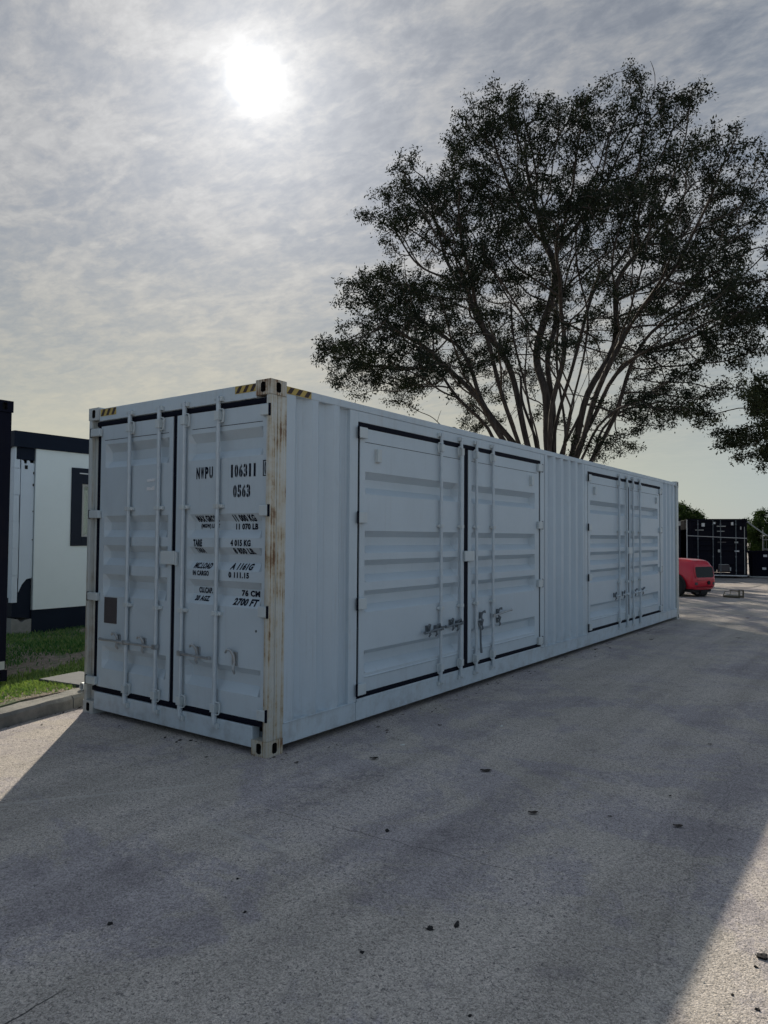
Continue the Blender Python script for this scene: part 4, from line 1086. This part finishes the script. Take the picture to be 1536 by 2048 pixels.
def limbs(name, pos, par, parent, tip=0.012, expo=2.35, mat='bark', sides=6, maxr=9.0):
    n = len(pos); r = np.full(n, 0.0); kids = [[] for _ in range(n)]
    for i, p in enumerate(par):
        if p >= 0: kids[p].append(i)
    order = list(range(n))
    acc = np.zeros(n)
    # process children before parents (parents always have a lower index)
    for i in reversed(order):
        if not kids[i]: acc[i] = tip**expo
        if par[i] >= 0: acc[par[i]] += acc[i]
    r = np.minimum(acc**(1/expo), maxr)
    # smooth positions a little
    P = pos.copy()
    for _ in range(2):
        Q = P.copy()
        for i in range(n):
            if par[i] >= 0 and kids[i] and par[par[i]] >= 0:
                k = max(kids[i], key=lambda c: r[c]); Q[i] = 0.5*P[i]+0.25*(P[par[i]]+P[k])
        P = Q
    V = []; F = []; ang = np.linspace(0, 2*np.pi, sides, endpoint=False); ca, sa = np.cos(ang), np.sin(ang)
    base = 0
    starts = [(i, -1) for i in range(n) if par[i] < 0]
    while starts:
        i, frm = starts.pop(); chain = [] if frm < 0 else [frm]
        cur = i
        while True:
            chain.append(cur)
            if not kids[cur]: break
            ks = sorted(kids[cur], key=lambda c: -r[c])
            for c in ks[1:]: starts.append((c, cur))
            cur = ks[0]
        if len(chain) < 2: continue
        ref = np.array([0.31, 0.17, 0.93]); rings = []
        for q, c in enumerate(chain):
            a = P[chain[max(q-1, 0)]]; b = P[chain[min(q+1, len(chain)-1)]]; d = b-a; d /= np.linalg.norm(d)+1e-9
            x = ref-d*ref.dot(d); x /= np.linalg.norm(x)+1e-9; y = np.cross(d, x); ref = x
            rad = r[c] if not (q == 0 and frm >= 0) else r[chain[1]]
            if q == len(chain)-1: rad *= 0.5
            rings.append(P[c]+rad*(ca[:, None]*x+sa[:, None]*y))
        m = len(rings); V.append(np.concatenate(rings))
        ii = (np.arange(m-1)*sides)[:, None]+np.arange(sides)[None]; jj = (np.arange(m-1)*sides)[:, None]+(np.arange(sides)+1) % sides
        F.append(np.stack([ii, jj, jj+sides, ii+sides], -1).reshape(-1, 4)+base); base += m*sides
    raw_mesh(name, np.concatenate(V), np.concatenate(F), mat, parent, None, True)
    return P, r, kids

def leaves(name, C, per, sig, size, mat, parent, droop=0.5, flat=0.8, tone_c=None):
    """many small folded leaf blades spread round the twig ends C"""
    n = len(C)*per; c = np.repeat(C, per, 0)
    off = rng.normal(0, 1, (n, 3))*np.array([sig, sig, sig*flat]); p = c+off
    L = size*rng.uniform(0.6, 1.35, n); Wd = L*rng.uniform(0.30, 0.5, n)
    d = rng.normal(0, 1, (n, 3)); d[:, 2] -= droop; d /= np.linalg.norm(d, axis=1)[:, None]
    s = np.cross(d, rng.normal(0, 1, (n, 3))); s /= np.linalg.norm(s, axis=1)[:, None]
    nn = np.cross(d, s)
    v0 = p; v1 = p+d*(L*0.45)[:, None]+s*(Wd*0.5)[:, None]+nn*(L*0.06)[:, None]; v2 = p+d*L[:, None]; v3 = p+d*(L*0.45)[:, None]-s*(Wd*0.5)[:, None]+nn*(L*0.06)[:, None]
    V = np.stack([v0, v1, v2, v3], 1).reshape(-1, 3); o = np.arange(n)*4
    F = np.concatenate([np.stack([o, o+1, o+2], 1), np.stack([o, o+2, o+3], 1)])
    tc = rng.uniform(0, 1, len(C)) if tone_c is None else tone_c
    tone = np.clip(np.repeat(tc, per)*0.6+rng.uniform(0, 0.5, n), 0, 1)
    return raw_mesh(name, V, F, mat, parent, np.repeat(tone, 4))

def in_poly(pt, poly):
    x, y = pt[:, 0], pt[:, 1]; ins = np.zeros(len(pt), bool); j = len(poly)-1
    for i in range(len(poly)):
        xi, yi = poly[i]; xj, yj = poly[j]
        c = ((yi > y) != (yj > y)) & (x < (xj-xi)*(y-yi)/(yj-yi+1e-12)+xi); ins ^= c; j = i
    return ins

def big_tree():
    bx, by = -9.70, 28.24
    ex = np.array([0.921, 0.390, 0.0]); ed = np.array([-0.390, 0.921, 0.0])      # across and along the tree's own axes
    root = empty('gum_tree', (bx, by, 0.10), 0, 'huge dark spreading gum tree with many bare stems behind the container', 'tree')
    poly = [(-11.65, 10.03), (-10.87, 11.4), (-10.09, 12.64), (-9.72, 15.17), (-8.3, 15.69), (-6.89, 15.2), (-8.83, 17.65), (-7.81, 19.08), (-6.04, 20.67), (-4.67, 21.77), (-3.56, 22.76), (-2.11, 23.2), (-0.57, 22.75), (1.06, 21.57), (1.3, 23.11), (3.68, 23.51), (4.67, 22.31), (6.51, 21.71), (6.71, 20.29), (8.4, 20.08), (8.9, 18.53), (9.4, 16.88), (10.19, 15.0), (10.77, 12.71), (10.34, 10.51), (8.51, 10.38), (7.47, 9.53), (7.14, 7.96), (6.61, 6.84), (4.46, 5.98), (2.27, 5.68), (0.69, 6.3), (-1.39, 7.06), (-3.28, 7.12), (-5.23, 7.66), (-7.23, 8.47), (-9.28, 9.17), (-11.38, 9.51)]
    O = np.array([0.4, 6.0]); WD = 8.5
    def sample(n):
        out = []
        while len(out) < n:
            u = rng.uniform(-11.7, 10.8, 4000); v = rng.uniform(5.6, 23.5, 4000); w = rng.uniform(-WD, WD, 4000)
            s = np.sqrt(1-(w/WD)**2)*0.92+0.08
            q = np.stack([(u-O[0])/s+O[0], (v-O[1])/s+O[1]], 1)
            ok = in_poly((q-O)*1.03+O, poly)
            # radial fraction: how far out towards the outline
            t = np.ones(4000)
            for k in (1.15, 1.3, 1.5, 1.8, 2.2, 3.0):
                ins = in_poly((q-O)*k+O, poly); t = np.where(ins, 1/k, t)
            pr = np.clip((t-0.34)/0.42, 0, 1)**1.6
            low = np.clip((9.8-v)/3.0, 0, 1)*np.clip((3.4-np.abs(u+0.6))/2.0, 0, 1)
            pr = pr*(1-0.92*low)
            left = np.where((u < -4.0) & (v > 11) & (t < 0.8), 0.6, 1.0)
            ok &= rng.uniform(0, 1, 4000) < pr*left
            out += list(np.stack([u, v, w], 1)[ok])
        return np.array(out[:n])
    NC = 430
    cent = sample(NC)
    A = np.repeat(cent, 17, 0)+rng.normal(0, 1, (NC*17, 3))*np.array([0.70, 0.40, 0.70])*np.repeat(rng.uniform(0.5, 1.2, NC), 17)[:, None]
    inner = []                                             # bare inner twigs
    while len(inner) < 420:
        q = cent[rng.integers(NC)]; k = rng.uniform(0.35, 0.8); p_ = np.array([O[0], O[1], 0])+(q-np.array([O[0], O[1], 0]))*k+rng.normal(0, 0.7, 3)
        inner.append(p_)
    A = np.concatenate([A, np.array(inner)])
    loc = lambda q: q[..., 0:1]*ex+q[..., 2:3]*ed+q[..., 1:2]*np.array([0, 0, 1.0])
    # main stems fan out from the base: (u,v,w) way points taken from the way the stems lean
    T = [(-8.6, 12.3, -1.5), (-6.8, 15.0, 1.6), (-5.2, 13.0, -3.4), (-4.6, 17.5, 0.6), (-2.6, 19.0, -2.0), (-2.6, 15.0, 4.0), (-0.6, 19.5, 0.8), (0.6, 16.5, -4.0), (1.6, 20.0, 1.5), (3.2, 20.5, -0.6),
         (3.6, 15.5, 4.2), (5.2, 18.5, 0.8), (6.4, 15.5, -1.8), (7.6, 13.0, 1.5), (6.6, 10.0, -1.6), (-8.4, 9.6, 0.8), (4.6, 9.2, -3.6), (-4.8, 9.6, 2.6), (2.4, 12.6, -4.6), (-9.8, 11.0, 1.0), (-6.0, 18.2, -0.6), (2.6, 21.4, 0.8), (8.2, 15.6, 0.4), (-3.4, 20.4, 1.4), (0.2, 18.0, 3.6), (4.6, 20.0, 1.8), (-7.4, 13.6, -2.6), (6.0, 17.4, -2.2)]
    seeds = [{'root': -1, 'pts': [np.array([0, 0, -0.3]), np.array([0.05, 0, 0.6]), np.array([0.1, 0.05, 1.3])]}]
    k0 = 2; cnt = 3
    for (u, v, w) in T:
        b0 = np.array([np.clip(u*0.20, -1.35, 1.35), 5.2, w*0.22]); pts = []
        c0 = np.array([0.10, 1.3, 0.0]); c1 = np.array([u*0.05, 3.4, w*0.05]); e = np.array([u, v, w])
        N = int(np.linalg.norm(e-c0)/0.55)
        wob = rng.normal(0, 0.42, (4, 3))*np.array([1, 0.5, 1])
        frac = rng.uniform(0.55, 0.86)
        for i in range(1, int(N*frac)):
            t = i/N
            # cubic from trunk top through a near-vertical start, then straight out
            p = (1-t)**3*c0+3*(1-t)**2*t*(c0+(c1-c0)*1.4)+3*(1-t)*t*t*(b0*0.45+e*0.55+np.array([0, 0.6, 0]))+t**3*e
            p = p+sum(wob[j]*math.sin((j+1)*math.pi*t*1.9+j) for j in range(4))*t*0.8
            pts.append(loc(p[None])[0])
        seeds.append({'root': k0, 'pts': pts}); cnt += len(pts)
    pos, par = grow(seeds, loc(A), 0.33, 5.5, 0.36, 300, 0.06, 0.40)
    P, r, kids = limbs('trunk', pos, par, root, 0.0140, 2.32, maxr=0.62, sides=5)
    tips = np.array([i for i in range(len(P)) if r[i] < 0.024 and i > cnt])
    C = P[tips]; CL = loc(cent)
    dmin = np.concatenate([np.linalg.norm(C[i:i+500, None]-CL[None], axis=2).min(1) for i in range(0, len(C), 500)])
    keep = dmin < 1.5
    C = C[keep]
    dens = (np.sin(C[:, 0]*0.9)+np.sin(C[:, 1]*1.1+1)+np.sin(C[:, 2]*1.3+2)+np.sin((C[:, 0]+C[:, 2])*1.7))*0.25
    k2 = rng.uniform(0, 1, len(C)) < 0.86+0.35*dens
    C = C[k2]; tc = np.clip(0.35+0.5*dens[k2]+rng.normal(0, 0.2, len(C)), 0, 1)
    per = max(8, int(235000/len(C)))
    print('gum tree nodes', len(P), 'leaf ends', len(C), 'per', per)
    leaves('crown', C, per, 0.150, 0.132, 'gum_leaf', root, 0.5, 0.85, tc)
big_tree()

def round_tree(name, base, label, trunk_h, centre, rad, n_cl, n_at, per_total, size, sig, mat, step=0.4, tip=0.010, stems=4, low=-0.5, hollow=0.35):
    root = empty(name, base, 0, label, 'tree', 'trees behind the far containers' if name == 'leafy_tree' else None)
    c = np.array(centre); rd = np.array(rad)
    q = rng.normal(0, 1, (n_cl*4, 3)); q /= np.linalg.norm(q, axis=1)[:, None]
    q *= (hollow+(1-hollow)*rng.uniform(0, 1, len(q))**0.5)[:, None]; q = q[q[:, 2] > low][:n_cl]
    lump = 1+0.16*np.sin(q[:, 0]*5+base[0])+0.12*np.sin(q[:, 2]*6+base[1])
    cen = c+q*rd*lump[:, None]
    A = np.repeat(cen, n_at, 0)+rng.normal(0, 1, (len(cen)*n_at, 3))*np.array([0.5, 0.5, 0.38])*min(rad)/4.0
    seeds = [{'root': -1, 'pts': [np.array([0, 0, z]) + np.array([0.05*math.sin(z*2), 0.05*math.cos(z*1.7), 0]) for z in np.linspace(-0.3, trunk_h, max(3, int(trunk_h/0.5)))]}]
    k0 = len(seeds[0]['pts'])-1
    for s in range(stems):
        a = 2*math.pi*s/stems+0.4; e = c+rd*0.55*np.array([math.cos(a), math.sin(a), random.uniform(0.0, 0.7)])
        t0 = np.array([0, 0, trunk_h]); N = max(3, int(np.linalg.norm(e-t0)/step))
        seeds.append({'root': k0, 'pts': [t0+(e-t0)*i/N+np.array([0, 0, 0.5*math.sin(math.pi*i/N)]) for i in range(1, N)]})
    pos, par = grow(seeds, A, step, 5.0, step*1.5, 160, 0.05, 0.3)
    P, r, kids = limbs('trunk', pos, par, root, tip, 2.3, sides=5)
    ends = np.array([i for i in range(len(P)) if r[i] < tip*1.8]); C = P[ends]
    leaves('crown', C, max(6, int(per_total/len(C))), sig, size, mat, root, 0.5)

# tree at the right edge, its crown hanging into the picture
round_tree('gum_tree', (1.55, 25.8, 0.0), 'grey-green tree hanging in at the right edge of the photo, above the far yard', 3.2, (0, 0, 5.95), (4.2, 4.0, 2.25), 95, 8, 44000, 0.12, 0.14, 'olive_leaf', 0.4, 0.011, 5, -0.9, 0.3)
round_tree('leafy_tree', (-10.7, 56.3, 0.0), 'small green tree behind the dark containers, next to the grey container\'s end', 2.0, (0, 0, 3.2), (2.0, 1.9, 1.25), 60, 6, 26000, 0.15, 0.17, 'bush_leaf', 0.4, 0.012, 4, -0.9)
round_tree('leafy_tree', (-4.5, 57.4, 0.0), 'dense dark green tree behind the stay pole at the right edge', 1.2, (0, 0, 2.1), (3.0, 2.6, 1.7), 90, 6, 38000, 0.15, 0.18, 'bush_leaf', 0.4, 0.012, 4, -0.9)
round_tree('leafy_tree', (0.6, 59.0, 0.0), 'dark green tree beyond the right edge of the far yard', 1.2, (0, 0, 2.4), (3.0, 2.6, 1.8), 80, 6, 26000, 0.17, 0.2, 'bush_leaf', 0.45, 0.012, 4, -0.9)

# ------------------------------------------------------------------ litter on the yard
def litter():
    def lump(name, x, y, s, mat, label, cat, flat=0.45, el=1.0, rz=0.0):
        grp = 'dirt clods on the yard' if mat == 'dark_clod' else 'pale stone chips on the yard'
        bm = bmesh.new(); bmesh.ops.create_icosphere(bm, subdivisions=2, radius=1.0)
        ph = random.uniform(0, 9)
        for v in bm.verts:
            k = 1+0.30*math.sin(v.co.x*3.1+ph)+0.25*math.sin(v.co.y*4.3+ph*2)+0.2*math.sin(v.co.z*5+ph)+random.uniform(-.12, .12)
            v.co = Vector((v.co.x*s*k*el, v.co.y*s*k, max(-0.15*s, v.co.z*s*k*flat)))
        me = bpy.data.meshes.new(name); bm.to_mesh(me); bm.free(); me.materials.append(MATS[mat])
        o = bpy.data.objects.new(name, me); o.scale = (0.78, 0.78, 0.78); o.location = (x, y, 0.10*s); o.rotation_euler = (0, 0, rz); link(o); tag(o, label, cat, grp)
    def leaf(x, y, s, label, rz, curl=0.5, grp='dead leaves on the yard', mat='dead_leaf'):
        s *= 0.78
        n, m = 7, 3; V = []; F = []
        for i in range(n):
            t = i/(n-1); wd = s*0.30*math.sin(math.pi*min(0.98, t*0.94+0.04))**0.8
            for j in range(m):
                u = j-1; V.append(((t-0.5)*s, u*wd, s*(0.07*abs(u)*curl+0.09*curl*(2*t-1)**2+0.03*math.sin(t*9+u))+0.004))
        for i in range(n-1):
            for j in range(m-1): F.append((i*m+j, i*m+j+1, (i+1)*m+j+1, (i+1)*m+j))
        me = bpy.data.meshes.new('dead_leaf'); me.from_pydata(V, [], F); me.materials.append(MATS[mat])
        o = bpy.data.objects.new('dead_leaf', me); o.location = (x, y, 0.003); o.rotation_euler = (0, 0, rz); link(o); tag(o, label, 'leaf', grp)
        md = o.modifiers.new('t', 'SOLIDIFY'); md.thickness = 0.0015
    leaf(0.661, 0.477, 0.085, 'dark curled leaf on the yard right of the near container corner', 0.9, 0.9)
    leaf(1.471, 0.736, 0.105, 'flat dark leaf on the shaded yard below the first side doors', 0.6, 0.4)
    leaf(0.547, 1.615, 0.05, 'tiny dark leaf on the yard close to the container\'s bottom rail', 0.2, 0.8)
    leaf(0.261, 0.053, 0.05, 'tiny dark leaf just right of the near corner casting', 1.4, 0.6)
    leaf(2.08, 0.19, 0.08, 'curled dark leaf lying mid-yard in front of the first side doors', 0.7, 0.8)
    leaf(2.843, 0.513, 0.075, 'dark leaf on the yard short of the sunlit strip at right', 0.5, 0.5)
    leaf(2.476, 0.417, 0.035, 'speck of dead leaf left of the leaf near the sunlit strip', 0.3, 0.5)
    leaf(2.674, 0.999, 0.035, 'speck of dead leaf behind the leaf near the sunlit strip', 1.3, 0.5)
    leaf(2.618, 2.443, 0.045, 'small dead leaf far right on the shaded yard', 0.3, 0.5)
    leaf(0.456, 8.473, 0.09, 'dark leaf scrap beside the rail under the far side doors', 0.3, 0.7)
    leaf(0.096, 6.822, 0.09, 'dark leaf scrap beside the rail between the two door pairs', 1.2, 0.7)
    leaf(1.587, 9.606, 0.09, 'dark leaf scrap at the shadow edge by the right of the photo', 0.2, 0.8)
    leaf(1.144, 13.166, 0.09, 'dark leaf scrap in the dappled light beyond the container', 0.5, 0.8)
    lump('pale_stone', 0.993, 1.933, 0.020, 'pale_chip', 'small bright white stone chip on the shaded yard', 'stone', 0.6)
    lump('pale_stone', 0.616, 0.923, 0.020, 'pale_chip', 'flat pale stone chip beside the long bottom rail', 'stone', 0.25, 1.5)
    lump('dirt_clod', 2.27, -1.286, 0.019, 'dark_clod', 'dark clod left of the other clod in the foreground', 'clod', 0.6, 1.2, 0.4)
    lump('dirt_clod', 2.345, -1.185, 0.017, 'dark_clod', 'dark elongated clod right of the other clod in the foreground', 'clod', 0.5, 1.6, 1.9)
    lump('dirt_clod', 3.455, -0.672, 0.021, 'dark_clod', 'large dark clod in the sunlit strip at the right edge', 'clod', 0.7, 1.2, 0.2)
    lump('dirt_clod', 3.449, -0.761, 0.009, 'dark_clod', 'small clod just below the large one in the sunlit strip', 'clod', 0.7)
    lump('dirt_clod', 3.408, -1.005, 0.008, 'dark_clod', 'lowest left crumb of dirt in the sunlit strip', 'clod', 0.7)
    lump('dirt_clod', 3.497, -1.044, 0.010, 'dark_clod', 'crumb of dirt at the bottom right corner of the photo', 'clod', 0.7)
    lump('dirt_clod', 1.52, -0.549, 0.017, 'dark_clod', 'dark clod alone mid-yard below the near corner', 'clod', 0.6, 1.1, 0.7)
    lump('dirt_clod', 1.136, -2.078, 0.013, 'dark_clod', 'dark clod on the left of the foreground', 'clod', 0.7, 1.2, 0.1)
    lump('dirt_clod', 2.144, -1.600, 0.010, 'dark_clod', 'small dark crumb below the two foreground clods', 'clod', 0.7)
    lump('dirt_clod', 1.27, -1.463, 0.009, 'dark_clod', 'small dark crumb left of centre in the foreground', 'clod', 0.7)
    lump('dirt_clod', 1.534, -1.663, 0.009, 'dark_clod', 'small dark crumb in the pale worn patch of the foreground', 'clod', 0.7)
    lump('dirt_clod', 2.686, -1.684, 0.009, 'dark_clod', 'small dark crumb at the bottom edge of the photo', 'clod', 0.7)
    # crumbs of leaf blown against the rails and the kerb
    n = 170; yy = rng.uniform(0.0, 12.0, n); xx = rng.exponential(0.12, n)
    k = 70; sx = rng.uniform(-1.5, 0.9, k); pk = np.stack([KP.x+KD.x*sx, KP.y+KD.y*sx], 1)-np.array([KN.x, KN.y])*rng.exponential(0.06, k)[:, None]
    ex_ = rng.uniform(-2.2, 0.0, 24); ey_ = 0.03-rng.exponential(0.09, 24)
    X = np.concatenate([xx, pk[:, 0], ex_]); Y = np.concatenate([yy, pk[:, 1], ey_]); n = len(X)
    a = rng.uniform(0, 6.28, n); L = rng.uniform(0.008, 0.026, n); W = L*rng.uniform(0.2, 0.5, n)
    dx, dy = np.cos(a)*L, np.sin(a)*L; px, py = -np.sin(a)*W, np.cos(a)*W; z = np.full(n, 0.004)
    V = np.stack([np.stack([X-dx, Y-dy, z], 1), np.stack([X+px, Y+py, z+rng.uniform(0, 0.008, n)], 1), np.stack([X+dx, Y+dy, z+rng.uniform(0, 0.006, n)], 1), np.stack([X-px, Y-py, z], 1)], 1).reshape(-1, 3)
    F = np.arange(n*4).reshape(-1, 4); F = np.concatenate([F[:, [0, 1, 2]], F[:, [0, 2, 3]]])
    tag(raw_mesh('leaf_litter', V, F, 'dead_leaf'), 'crumbs of dead leaf along the container base and kerb', 'leaf litter', None, 'stuff')
    # grit too small to count
    N = 9000
    x = rng.uniform(-1.2, 4.5, N); y = rng.uniform(-3.4, 6.0, N); s = rng.uniform(0.0012, 0.0036, N)*np.where(rng.uniform(0, 1, N) < 0.04, 1.9, 1.0)
    ok = ~((x < 0.03) & (y > -0.03)); x, y, s = x[ok], y[ok], s[ok]; n = len(x)
    oc = np.array([(1, 0, 0), (0, 1, 0), (-1, 0, 0), (0, -1, 0), (0, 0, 0.9)]); V = (oc[None]*s[:, None, None]*rng.uniform(0.6, 1.4, (n, 5, 1))+np.stack([x, y, np.full(n, 0.0005)], 1)[:, None]).reshape(-1, 3)
    o = np.arange(n)*5; F = np.concatenate([np.stack([o+a, o+b, o+4], 1) for a, b in ((0, 1), (1, 2), (2, 3), (3, 0))])
    tag(raw_mesh('grit', V, F, 'block'), 'fine loose grit scattered over the yard', 'grit', None, 'stuff')
litter()
